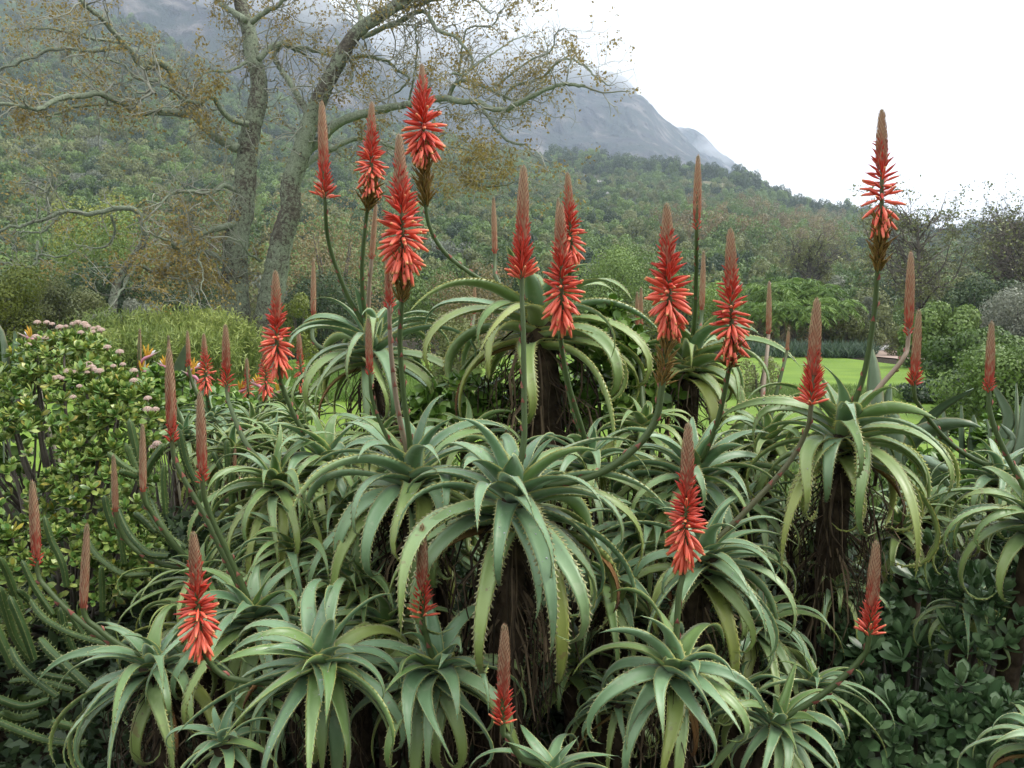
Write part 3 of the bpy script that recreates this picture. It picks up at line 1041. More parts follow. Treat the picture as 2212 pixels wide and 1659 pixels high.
def flat_strip(name, pts_l, pts_r, mat, z=0.03):
    V = []
    for a, b in zip(pts_l, pts_r):
        for q in (a, b):
            V.append((q[0], q[1], float(gz(q[0], q[1])) + z))
    n = len(pts_l)
    Q = [(2 * i, 2 * i + 1, 2 * i + 3, 2 * i + 2) for i in range(n - 1)]
    return tag(link(name, MB().add(V, Q).mesh(name, mat)), kind='structure')


def on_ground(u, v):
    """where the sight line through u, v meets level ground"""
    e = (v - 690) / F_PX
    d = EYE / max(e, 1e-3)
    p = P(u, v, d)
    return p[0], p[1]


flat_strip('gravel_path', [on_ground(u, v) for u, v in [(1880, 757), (1925, 757), (1975, 762), (2040, 770)]], [on_ground(u, v) for u, v in [(1885, 772), (1930, 776), (1975, 782), (2040, 792)]], M_PATH, 0.045)
flat_strip('concrete_path', [on_ground(u, v) for u, v in [(1872, 744), (1900, 742), (1925, 742)]], [on_ground(u, v) for u, v in [(1880, 756.5), (1905, 756.5), (1918, 756.5)]], M_CONC, 0.05)
x0, y0 = on_ground(1925, 754)
x1, y1 = on_ground(1990, 762)
wl = thing('low_wall', ((x0 + x1) / 2, (y0 + y1) / 2, 0), 'low dark stone wall curving beside the gravel path', 'wall')
m = Mat('wall_stone', 0.95, 0.1)
m.col(m.ramp(m.noise(5, 4.0, 'Object'), [(0.3, (0.05, 0.045, 0.04)), (0.7, (0.13, 0.115, 0.10))]))
M_WALL = m.m
blk = None
nb = 12
for r in range(3):
    for k in range(nb):
        f = (k + 0.5 * (r % 2)) / nb
        if f > 0.98:
            continue
        xx, yy = lerp(x0, x1, f), lerp(y0, y1, f) - 0.8 * math.sin(f * 3.14)
        if blk is None:
            s = abs(x1 - x0) / nb * 0.47
            blk = box_mesh('stone', (-s, -0.18, -0.115), (s, 0.18, 0.115), M_WALL)
        o = link('stone', blk, wl, (xx - (x0 + x1) / 2, yy - (y0 + y1) / 2, 0.13 + 0.245 * r))
        o.rotation_euler = (0.03 * random.random(), 0.03 * random.random(), random.uniform(-0.12, 0.12))

# border of strappy plants, long grass at the lawn's near edge
def strap_stuff(name, label, cat, us, n, h, mat, wid=0.09, spread=0.35):
    mb = MB()
    pos = []
    for i in range(n):
        f = random.random()
        (ua, va), (ub, vb) = us
        g = random.random()
        X = on_ground(lerp(ua, ub, f), lerp(va, vb, g))
        pos.append((X[0], X[1], float(gz(*X)) - 0.01))
    pos = np.repeat(np.array(pos), 9, 0)
    k = len(pos)
    leaf_cards(mb, pos, rng.standard_normal((k, 3)) * (spread, spread, 0.1) + (0, 0, 0.55), h * (0.5 + 0.7 * rng.random(k)), rng.random(k), wid)
    return tag(link(name, mb.mesh(name, mat)), label, cat, kind='stuff')


M_STRAP = leafmat('strap_leaf', (0.03, 0.06, 0.035), (0.07, 0.115, 0.07), (0.13, 0.18, 0.12))
strap_stuff('border_planting', 'grey green strappy planting along the far edge of the lawn', 'planting', ((1600, 762), (1885, 775)), 520, 0.75, M_STRAP)
strap_stuff('lawn_edge_grass', 'long dark grass growing along the near edge of the lawn', 'grass', ((1480, 840), (1960, 866)), 1300, 0.2, G_FOL[GREEN], 0.05)
strap_stuff('rough_grass', 'uneven rough grass between oak and flower bed', 'grass', ((250, 800), (1000, 870)), 2600, 0.35, G_FOL[BRIGHT], 0.05)
# ------------------------------------------------------------------ aloes: leaves, stems, flower stalks
def aloe_mat(name, lo, hi, edge, old):
    m = Mat(name, 0.42, 0.65)
    r, g, b = m.attr()
    n1 = m.noise(7.0, 4.0, 'World')
    n2 = m.noise(90.0, 2.0, 'World')
    n3 = m.noise(28.0, 3.0, 'World')
    c = m.ramp(m.math('ADD', m.math('MULTIPLY', n1, 0.6), m.math('MULTIPLY', b, 0.4)), [(0.3, lo), (0.72, hi)])
    oldk = m.ramp(m.math('ADD', b, m.math('MULTIPLY', r, 0.35)), [(0.72, 0.0), (1.15, 0.85)])
    c = m.mix(oldk, c, old)
    c = m.mix(m.math('MULTIPLY', m.ramp(n3, [(0.60, 0.0), (0.66, 1.0)]), 0.22), c, (0.33, 0.36, 0.25))
    c = m.mix(m.ramp(g, [(0.80, 0.0), (1.0, 1.0)]), c, edge)
    sp = m.math('MULTIPLY', m.ramp(m.noise(55.0, 2.0, 'World'), [(0.66, 0.0), (0.71, 1.0)]), m.ramp(n1, [(0.42, 0.0), (0.6, 0.8)]))
    c = m.mix(sp, c, (0.16, 0.12, 0.06))
    tipk = m.ramp(m.math('ADD', m.math('ADD', r, m.math('MULTIPLY', n1, 0.12)), m.math('MULTIPLY', b, 0.10)), [(1.03, 0.0), (1.12, 0.95)])
    c = m.mix(tipk, c, (0.24, 0.13, 0.05))
    brk = m.ramp(m.math('MULTIPLY', m.ramp(n1, [(0.60, 0.0), (0.68, 1.0)]), b), [(0.86, 0.0), (0.95, 0.75)])
    c = m.mix(brk, c, (0.20, 0.12, 0.06))
    m.col(c)
    rg = m.ramp(n3, [(0.3, 0.38), (0.7, 0.55)])
    m.l(rg, m.b.inputs['Roughness'])
    m.bump(n2, 0.12, 0.002)
    m.b.inputs['Sheen Weight'].default_value = 0.16
    m.b.inputs['Sheen Roughness'].default_value = 0.45
    return m.m


AL_BLUE = aloe_mat('aloe_leaf_blue', (0.10, 0.20, 0.09), (0.215, 0.335, 0.172), (0.50, 0.50, 0.15), (0.20, 0.275, 0.055))
AL_GREEN = aloe_mat('aloe_leaf_green', (0.10, 0.19, 0.045), (0.21, 0.31, 0.10), (0.48, 0.48, 0.11), (0.24, 0.28, 0.048))
m = Mat('aloe_leaf_dry', 0.8, 0.2)
r, g, b = m.attr()
n1 = m.noise(14.0, 4.0, 'World')
c = m.ramp(m.math('ADD', m.math('MULTIPLY', r, 0.6), m.math('MULTIPLY', n1, 0.5)), [(0.2, (0.22, 0.20, 0.06)), (0.5, (0.24, 0.13, 0.05)), (0.85, (0.075, 0.042, 0.028))])
m.col(c)
AL_DRY = m.m
m = Mat('aloe_stem', 0.95, 0.1)
n1 = m.noise(30.0, 5.0, 'Object')
m.col(m.ramp(n1, [(0.3, (0.025, 0.018, 0.012)), (0.7, (0.10, 0.075, 0.05))]))
m.bump(n1, 0.8, 0.01)
AL_STEM = m.m
m = Mat('aloe_skirt', 0.95, 0.1)
r, g, b = m.attr()
m.col(m.ramp(m.math('ADD', m.math('MULTIPLY', b, 0.8), m.math('MULTIPLY', m.noise(40.0, 3.0, 'Object'), 0.3)), [(0.1, (0.014, 0.011, 0.008)), (0.65, (0.055, 0.042, 0.028)), (1.05, (0.21, 0.16, 0.10))]))
AL_SKIRT = m.m
m = Mat('flower_stalk', 0.55, 0.4)
r, g, b = m.attr()
n1 = m.noise(25.0, 3.0, 'Object')
m.col(m.mix(m.ramp(m.math('ADD', r, m.math('MULTIPLY', n1, 0.3)), [(0.25, 0.0), (1.0, 0.9)]), m.mix(b, (0.060, 0.095, 0.030), (0.26, 0.19, 0.14)), (0.17, 0.075, 0.042)))
M_STALK = m.m
m = Mat('stalk_bract', 0.7, 0.2)
m.col(m.ramp(m.noise(60, 2.0, 'Object'), [(0.3, (0.20, 0.06, 0.05)), (0.7, (0.34, 0.15, 0.11))]))
M_BRACT = m.m


def floret_mat(name, base, body, tip, spec=0.45, tint=(0.84, 0.21, 0.13)):
    m = Mat(name, 0.38, spec)
    r, g, b = m.attr()
    rn = m.rand()
    c = m.ramp(r, [(0.0, base), (0.25, body), (0.88, body), (1.0, tip)])
    m.col(m.mix(m.math('MULTIPLY', rn, 0.5), c, tint))
    m.b.inputs['Subsurface Weight'].default_value = 0.0
    m.translucent(c, 0.12)
    return m.m


FL_OPEN = floret_mat('floret_open', (0.55, 0.06, 0.028), (0.86, 0.15, 0.085), (0.74, 0.38, 0.13))
FL_YOUNG = floret_mat('floret_young', (0.50, 0.045, 0.022), (0.60, 0.058, 0.036), (0.26, 0.06, 0.055), 0.4, (0.46, 0.12, 0.075))
FL_SPENT = floret_mat('floret_spent', (0.20, 0.15, 0.035), (0.20, 0.135, 0.04), (0.14, 0.05, 0.03), 0.2, (0.28, 0.17, 0.05))
m = Mat('bud_scales', 0.7, 0.25)
r, g, b = m.attr()
c = m.ramp(m.math('ADD', r, m.math('MULTIPLY', m.math('SUBTRACT', b, 0.5), 0.40)), [(0.0, (0.50, 0.045, 0.03)), (0.22, (0.42, 0.085, 0.055)), (0.42, (0.46, 0.22, 0.135)), (0.7, (0.53, 0.35, 0.22)), (1.0, (0.56, 0.40, 0.26))])
m.col(m.mix(m.math('MULTIPLY', g, 0.75), c, (0.16, 0.07, 0.04)))
M_BUD = m.m


def floret_mesh(name, mat, prof, curve):
    z = np.linspace(0, 1, len(prof))
    c = np.stack([curve * z ** 2, 0 * z, z], 1)
    mb = MB()
    tube(mb, c, prof, 6, np.stack([z, z * 0, z * 0], 1))
    return mb.mesh(name, mat)


P_OPEN = [0.03, 0.032, 0.06, 0.085, 0.092, 0.085, 0.065, 0.055]
P_YOUNG = [0.03, 0.055, 0.082, 0.092, 0.085, 0.065, 0.038, 0.012]
FM_OPEN = [floret_mesh('floret', FL_OPEN, P_OPEN, k) for k in (-0.10, 0.02, -0.18)]
FM_YOUNG = [floret_mesh('floret', FL_YOUNG, P_YOUNG, k) for k in (-0.12, -0.04)]
FM_SPENT = [floret_mesh('spent_floret', FL_SPENT, [0.03, 0.06, 0.075, 0.07, 0.05, 0.06, 0.03, 0.02], k) for k in (0.1, -0.1)]


def cone_mesh(seed, t_red):
    """overlapping bud scales on a tapering cone, unit length and unit radius"""
    g = np.random.default_rng(seed)
    mb = MB()
    z = np.linspace(0, 1, 12)
    rp = np.interp(z, [0, 0.15, 0.55, 0.9, 0.97, 1.0], [0.66, 0.76, 0.70, 0.44, 0.30, 0.10])
    tube(mb, np.stack([0 * z, 0 * z, z], 1), rp * 0.86, 8, np.stack([z, 0 * z + 1, 0 * z], 1))
    n = 250
    for i in range(n):
        f = i / n
        zz = f * 0.97
        a = i * 2.39996
        r = float(np.interp(zz, z, rp))
        hgt = 0.12 * (1.15 - 0.5 * f)
        w_ = 0.21 * r
        e = np.array((math.cos(a), math.sin(a), 0))
        s = np.array((-math.sin(a), math.cos(a), 0))
        b0 = e * r * 0.80 + (0, 0, zz)
        mid = e * r * 1.08 + (0, 0, zz + hgt * 0.55)
        tp = e * (r * (1.05 + 0.25 * g.random())) + (0, 0, zz + hgt)
        tone = np.array((zz * (1 - t_red) + t_red, 0, g.random()))
        mb.add([b0, mid + s * w_, tp, mid - s * w_], [(0, 1, 2, 3)], None, np.array([tone * (1, 0, 1) + (0, 0.8, 0), tone, tone, tone]))
    return mb.mesh('bud_cone', M_BUD)


CONE = [cone_mesh(i, 0.22) for i in range(3)]
CONE_TAN = [cone_mesh(10 + i, 0.45) for i in range(3)]


LEAF_TOP = [None, None]


def aloe_leaf_mesh(p0, phi, th0, L, W, turn, pw, side, roll, tone, mat, thick=0.15, teeth=True, curl=0.0):
    """one channelled, toothed leaf that arches over in the upright plane of its bearing"""
    n = 15
    s = np.linspace(0, 1, n)
    th = th0 - turn * s ** pw - curl * np.clip(s - 0.55, 0, 1) ** 2
    ph = phi + side * s
    d = np.stack([np.cos(th) * np.cos(ph), np.cos(th) * np.sin(ph), np.sin(th)], 1)
    c = p0 + np.vstack([np.zeros(3), np.cumsum((d[1:] + d[:-1]) / 2 * (L / (n - 1)), 0)])
    sd = np.stack([-np.sin(ph), np.cos(ph), 0 * ph], 1)
    up = np.cross(d, sd)
    rl = (roll * s)[:, None]
    sd2 = sd * np.cos(rl) + up * np.sin(rl)
    up = up * np.cos(rl) - sd * np.sin(rl)
    sd = sd2
    w_ = W * np.clip(1.010 - s ** 1.28, 0.008, 1) ** 0.98 * (1 + 0.15 * np.exp(-s * 9)) * 0.5
    w_ = w_ * (1 + 0.03 * np.sin(s * 23 + tone * 9))
    ch = (0.38 - 0.12 * np.sin(s * 3)) * w_
    tk = thick * W * (1 - 0.82 * s) * 0.9 + 0.0006
    o = lambda a, h: c + sd * (a * w_)[:, None] + up * h[:, None]
    ring = np.stack([o(-1, ch), o(-0.52, ch * 0.25), o(0, 0 * ch), o(0.52, ch * 0.25), o(1, ch),
                     o(0.58, ch * 0.25 - tk * 0.85), o(0, -tk * 1.15), o(-0.58, ch * 0.25 - tk * 0.85)], 1)
    LEAF_TOP[0], LEAF_TOP[1] = ring[:, 1:4].copy(), up.copy()
    k = 8
    ed = np.array([1, 0.25, 0, 0.25, 1, 0.35, 0.1, 0.35])
    col = np.stack([np.repeat(s, k), np.tile(ed, n), np.full(n * k, tone)], 1)
    i = np.arange(n - 1)[:, None] * k
    j = np.arange(k)[None, :]
    j2 = (j + 1) % k
    q = np.stack([i + j, i + j2, i + k + j2, i + k + j], -1).reshape(-1, 4)
    mb = MB()
    V = np.vstack([ring.reshape(-1, 3), c[-1] + d[-1] * 0.012])
    e = (n - 1) * k
    mb.add(V, q, [(e + x, e + (x + 1) % k, n * k) for x in range(k)], np.vstack([col, (1, 0.6, tone)]))
    if teeth:
        m_ = max(8, int(L / 0.0145))
        st = (np.arange(m_) + 0.5) / m_ * 0.95 + 0.02
        st = st + (rng.random(m_) - 0.5) * 0.5 / m_
        f = lambda A: np.stack([np.interp(st, s, A[:, x]) for x in range(3)], 1)
        for sg, idx in ((-1, 0), (1, 4)):
            b = f(ring[:, idx])
            dd = unit(f(d))
            oo = unit(f(sd)) * sg
            uu = f(up)
            hh = (0.0078 * (1 - 0.55 * st) * (0.7 + 0.6 * rng.random(m_)))[:, None] * (L / 0.45)
            bw = 0.0046 * (L / 0.45)
            T = np.stack([b - dd * bw - oo * 0.001, b + dd * bw - oo * 0.001, b - uu * 0.0018 - oo * 0.002, b + oo * hh + dd * hh * 0.7], 1).reshape(-1, 3)
            a = np.arange(m_)[:, None] * 4
            tri = np.concatenate([a + (0, 1, 3), a + (1, 2, 3), a + (2, 0, 3)])
            mb.add(T, None, tri, np.tile((0.5, 1.0, tone), (m_ * 4, 1)))
    return mb.mesh('leaf', mat)


def build_aloe(u, v, d, leafpx, lean, nleaf, label, mat=0, seed=0, age0=0.0, droop=1.0, base_back=0.15, skirt=0.0, dry=1, group=None, open_=1.0, stem_r=0.03, name='aloe', teeth=True, wide=1.0, blue=0.0):
    """an aloe rosette at its place, on its stem"""
    g = np.random.default_rng(1000 + seed)
    C = P(u, v, d)
    L0 = px(d, leafpx)
    A = unit(np.array((lean[0], lean[1], 1.0)))
    bx, by = C[0] - lean[0] * 0.25, C[1] + base_back
    base = np.array((bx, by, float(gz(bx, by)) - 0.01))
    t = thing(name, base, label, 'aloe', group)
    X = unit(np.cross(A, (0.0, 1.0, 0.2)))
    Y = np.cross(A, X)
    c = C - base
    mats = [AL_BLUE, AL_GREEN]
    ph0 = g.random() * 6.28
    tops = []
    nleaf = int(nleaf * 1.2)
    for i in range(nleaf):
        f = age0 + (1 - age0) * i / max(1, nleaf - 1)
        a = ph0 + i * 2.39996 + 0.25 * g.standard_normal()
        pol = math.radians(lerp(12, 90, f ** 0.6)) * open_ + 0.07 * g.standard_normal()
        d0 = math.cos(pol) * A + math.sin(pol) * (math.cos(a) * X + math.sin(a) * Y)
        p0 = c - A * (0.26 * L0 * f) + (math.cos(a) * X + math.sin(a) * Y) * (0.018 * L0 / 0.45)
        phi = math.atan2(d0[1], d0[0])
        th0 = math.asin(np.clip(d0[2], -1, 1))
        L = L0 * lerp(0.42, 1.0, min(1, f * 2.6)) * (0.74 + 0.40 * g.random())
        turn = droop * lerp(0.7, 2.85, f ** 0.55) * (0.72 + 0.5 * g.random())
        if th0 < 0.2:
            turn *= 0.80
        if th0 - turn < -2.7:
            turn = th0 + 2.7
        isdry = f > 0.90 and g.random() < 0.16 * dry
        tone = float(np.clip(0.62 * f + 0.42 * g.random() - blue, 0, 1))
        me = aloe_leaf_mesh(p0, phi, th0, L, (0.55 if isdry else 1.0) * L0 * 0.128 * wide * (0.85 + 0.25 * g.random()), turn, 1.0 + 0.5 * g.random(), 0.6 * g.standard_normal(), 0.8 * g.standard_normal(), tone,
                            AL_DRY if isdry else mats[mat if g.random() < 0.85 else 1 - mat], teeth=teeth, curl=(g.uniform(-1, 11) if f > 0.3 else g.uniform(-1, 3)))
        link('leaf', me, t)
        tops.append((LEAF_TOP[0], LEAF_TOP[1]))
    leaf_tops[t.name] = tops
    # stem and the dead leaves that hang round it
    mb = MB()
    sc = spline([(0, 0, 0), tuple(c * (0.35, 0.35, 0.45) + 0.02 * g.standard_normal(3)), tuple(c - A * 0.30 * L0), tuple(c - A * 0.02)], 12)
    tube(mb, sc, np.linspace(stem_r * 1.25, stem_r * 0.7, 12), 8, lump=0.08)
    link('stem', mb.mesh('stem', AL_STEM), t)
    if skirt > 0:
        mb = MB()
        ns = int(230 * skirt)
        for i in range(ns):
            f = g.random() ** 0.8
            p = spline_at(sc, 0.98 - 0.62 * f * min(1, skirt))
            a = g.random() * 6.28
            o = np.array((math.cos(a), math.sin(a), 0))
            ln = L0 * (0.25 + 0.45 * g.random())
            rr = stem_r * (1.0 + 0.9 * g.random())
            pts = spline([p + o * stem_r * 0.6, p + o * rr * 1.5 - (0, 0, ln * 0.3), p + o * rr * (1.2 + 0.7 * g.random()) - (0, 0, ln * 0.7), p + o * rr * (0.9 + 1.2 * g.random()) + 0.02 * g.standard_normal(3) - (0, 0, ln)], 6)
            ww = L0 * 0.015 * (0.4 + 1.3 * g.random() ** 2)
            sd_ = np.array((-math.sin(a + g.normal()), math.cos(a), 0)) * ww
            tw = np.linspace(0.6, 0.15, 6)[:, None]
            V = np.concatenate([pts - sd_ * tw, pts + o * ww * 0.5, pts + sd_ * tw])
            q = [(k, k + 1, 6 + k + 1, 6 + k) for k in range(5)] + [(6 + k, 6 + k + 1, 12 + k + 1, 12 + k) for k in range(5)]
            mb.add(V, q, None, (0.5, 0, g.random()))
        tag(link('dead_leaf_skirt', mb.mesh('dead_leaf_skirt', AL_SKIRT), t), kind='stuff')
    t_centre[t.name] = (c, A, base, d)
    return t


t_centre = {}
leaf_tops = {}


def spline_at(c, f):
    k = f * (len(c) - 1)
    i = min(int(k), len(c) - 2)
    return c[i] + (c[i + 1] - c[i]) * (k - i)


def basis(z, spin):
    z = unit(z)
    x = unit(np.cross(z, (0.3, 0.2, 0.93) if abs(z[2]) < 0.9 else (1.0, 0, 0)))
    y = np.cross(z, x)
    x2 = x * math.cos(spin) + y * math.sin(spin)
    y2 = np.cross(z, x2)
    return np.stack([x2, y2, z], 1)


def put(o, p, B, s):
    s = np.broadcast_to(np.asarray(s, float), (3,))
    M_ = np.eye(4)
    M_[:3, :3] = B * s
    M_[:3, 3] = p
    o.matrix_basis = Matrix(M_.tolist())


def flower(plant, kind, tip, bottom, wpx, stalk, d_top, seed=0, spent=None, grey=0.0, n=None, r=0.0082, face=0.0):
    """a flower stalk on its plant: stalk, bracts, bud cone, florets"""
    g = np.random.default_rng(500 + seed)
    c, A, base, d0 = t_centre[plant.name]
    pts = [P(u, v, lerp(d_top, d0, (k + 1) / (len(stalk) + 1))) - base for k, (u, v) in enumerate(stalk)]
    pt, pb = P(*tip, d_top) - base, P(*bottom, d_top) - base
    path = [c + A * 0.0] + pts[::-1] + [pb, pt]
    cv = spline(path, 46)
    L = np.linalg.norm(pt - pb)
    sc_ = d_top / 2.0
    rad = np.linspace(r, r * 0.55, 46) * (0.7 + 0.3 * sc_)
    dist = np.linalg.norm(cv - pb, axis=1)
    mb = MB()
    hgt = np.linspace(0, 1, 46)
    tube(mb, cv, rad, 7, np.stack([np.clip((hgt - 0.45) * 1.1, 0, 1) * 0.7, 0 * hgt, 0 * hgt + grey], 1))
    st = link('flower_stalk', mb.mesh('flower_stalk', M_STALK), plant)
    # small dry bracts up the stalk
    mb = MB()
    tg = unit(np.gradient(cv, axis=0))
    kb = int(np.argmin(dist))
    acc = 0.0
    for i in range(3, kb):
        acc += np.linalg.norm(cv[i] - cv[i - 1])
        if acc > 0.030:
            acc = 0
            a = g.random() * 6.28
            B = basis(tg[i], a)
            e, s_ = B[:, 0], B[:, 1]
            b0 = cv[i] + e * rad[i] * 0.85
            h, w_ = 0.014 * (0.7 + 0.5 * g.random()), 0.006
            mb.add([b0 - s_ * w_ - tg[i] * 0.003, b0 + s_ * w_ - tg[i] * 0.003, b0 + e * 0.006 + tg[i] * h * 0.45, b0 + e * 0.003 + tg[i] * h], None, [(0, 1, 2), (1, 3, 2), (3, 0, 2)])
    if mb.n:
        tag(link('bracts', mb.mesh('bracts', M_BRACT), st), kind='stuff')
    ax = unit(pt - pb)
    wl = px(d_top, wpx) * 0.92
    if kind == 'full':
        z0, nf, z1 = 0.47, int((n or 88) * 1.65), 0.80
    elif kind == 'mid':
        z0, nf, z1 = 0.30, int((n or 52) * 1.7), 0.66
    elif kind == 'bud':
        z0, nf, z1 = 0.12, n or 34, 0.34
    else:
        z0, nf, z1 = 0.0, n if n is not None else 8, 0.12
    rc = {'full': 0.0175, 'mid': 0.0185, 'bud': 0.0170, 'tan': 0.0150}[kind] * (L / 0.27) ** 0.6
    o = link('bud_cone', (CONE_TAN if kind in ('tan',) else CONE)[seed % 3], st)
    put(o, pb + ax * L * z0, basis(ax, g.random() * 6), (rc, rc, L * (1 - z0)))
    for i in range(nf):
        t = (i + 0.3 * g.random()) / nf
        z = t * z1
        a = i * 2.39996 + 0.2 * g.standard_normal()
        B = basis(ax, 0)
        e = B[:, 0] * math.cos(a) + B[:, 1] * math.sin(a)
        if kind == 'full':
            el = math.radians(np.interp(t, [0, 0.14, 0.28, 0.5, 0.75, 1.0], [-70, -50, -4, 40, 66, 80])) + 0.24 * g.standard_normal()
            ln = wl * float(np.interp(t, [0, 0.28, 0.55, 1.0], [1.0, 0.95, 0.70, 0.36])) * (0.9 + 0.2 * g.random())
            op = t < 0.33 + 0.1 * g.standard_normal()
            fat = 1.0
        elif kind == 'mid':
            el = math.radians(np.interp(t, [0, 0.08, 0.3, 0.6, 1.0], [24, 38, 54, 67, 80])) + 0.14 * g.standard_normal()
            ln = wl * float(np.interp(t, [0, 0.35, 1.0], [1.1, 0.90, 0.44])) * (0.9 + 0.2 * g.random())
            op = t < 0.05 + 0.06 * g.random()
            fat = 0.95
        else:
            el = math.radians(np.interp(t, [0, 1.0], [40, 70])) + 0.1 * g.standard_normal()
            ln = wl * float(np.interp(t, [0, 1.0], [1.25, 0.7])) * (0.9 + 0.2 * g.random())
            op = False
            fat = 1.15
        dr = ax * math.sin(el) + e * math.cos(el)
        me = FM_OPEN[i % 3] if op else FM_YOUNG[i % 2]
        fo = link('floret', me, st)
        k_ = np.array((ln * fat, ln * fat, ln))
        if kind == 'full' and op:
            k_ = k_ * (1.0, 1.0, 1.0)
        # the outer curve hangs downward
        Bz = unit(dr)
        By = unit(np.cross(Bz, ax))
        put(fo, pb + ax * L * z + e * 0.0035, np.stack([np.cross(By, Bz), By, Bz], 1), k_)
    if spent:
        m_ = int(40 + spent * 0.55)
        arc = -np.cumsum(np.r_[0, np.linalg.norm(np.diff(cv[kb::-1], axis=0), axis=1)])[::-1]
        for i in range(m_):
            t = (i + 0.5) / m_
            fr = np.interp(-t * px(d_top, spent), arc, np.arange(kb + 1))
            j = min(int(fr), 44)
            a = i * 2.39996
            B = basis(tg[j], 0)
            e = B[:, 0] * math.cos(a) + B[:, 1] * math.sin(a)
            el = math.radians(60 + 14 * g.standard_normal())
            fo = link('spent_floret', FM_SPENT[i % 2], st)
            put(fo, cv[j] + (cv[j + 1] - cv[j]) * (fr - j) + e * 0.006, basis(tg[j] * math.sin(el) + e * math.cos(el), a), 0.036 * (0.8 + 0.5 * g.random()) * sc_)
    return st


AG = 'aloes in the bed'
A = {}
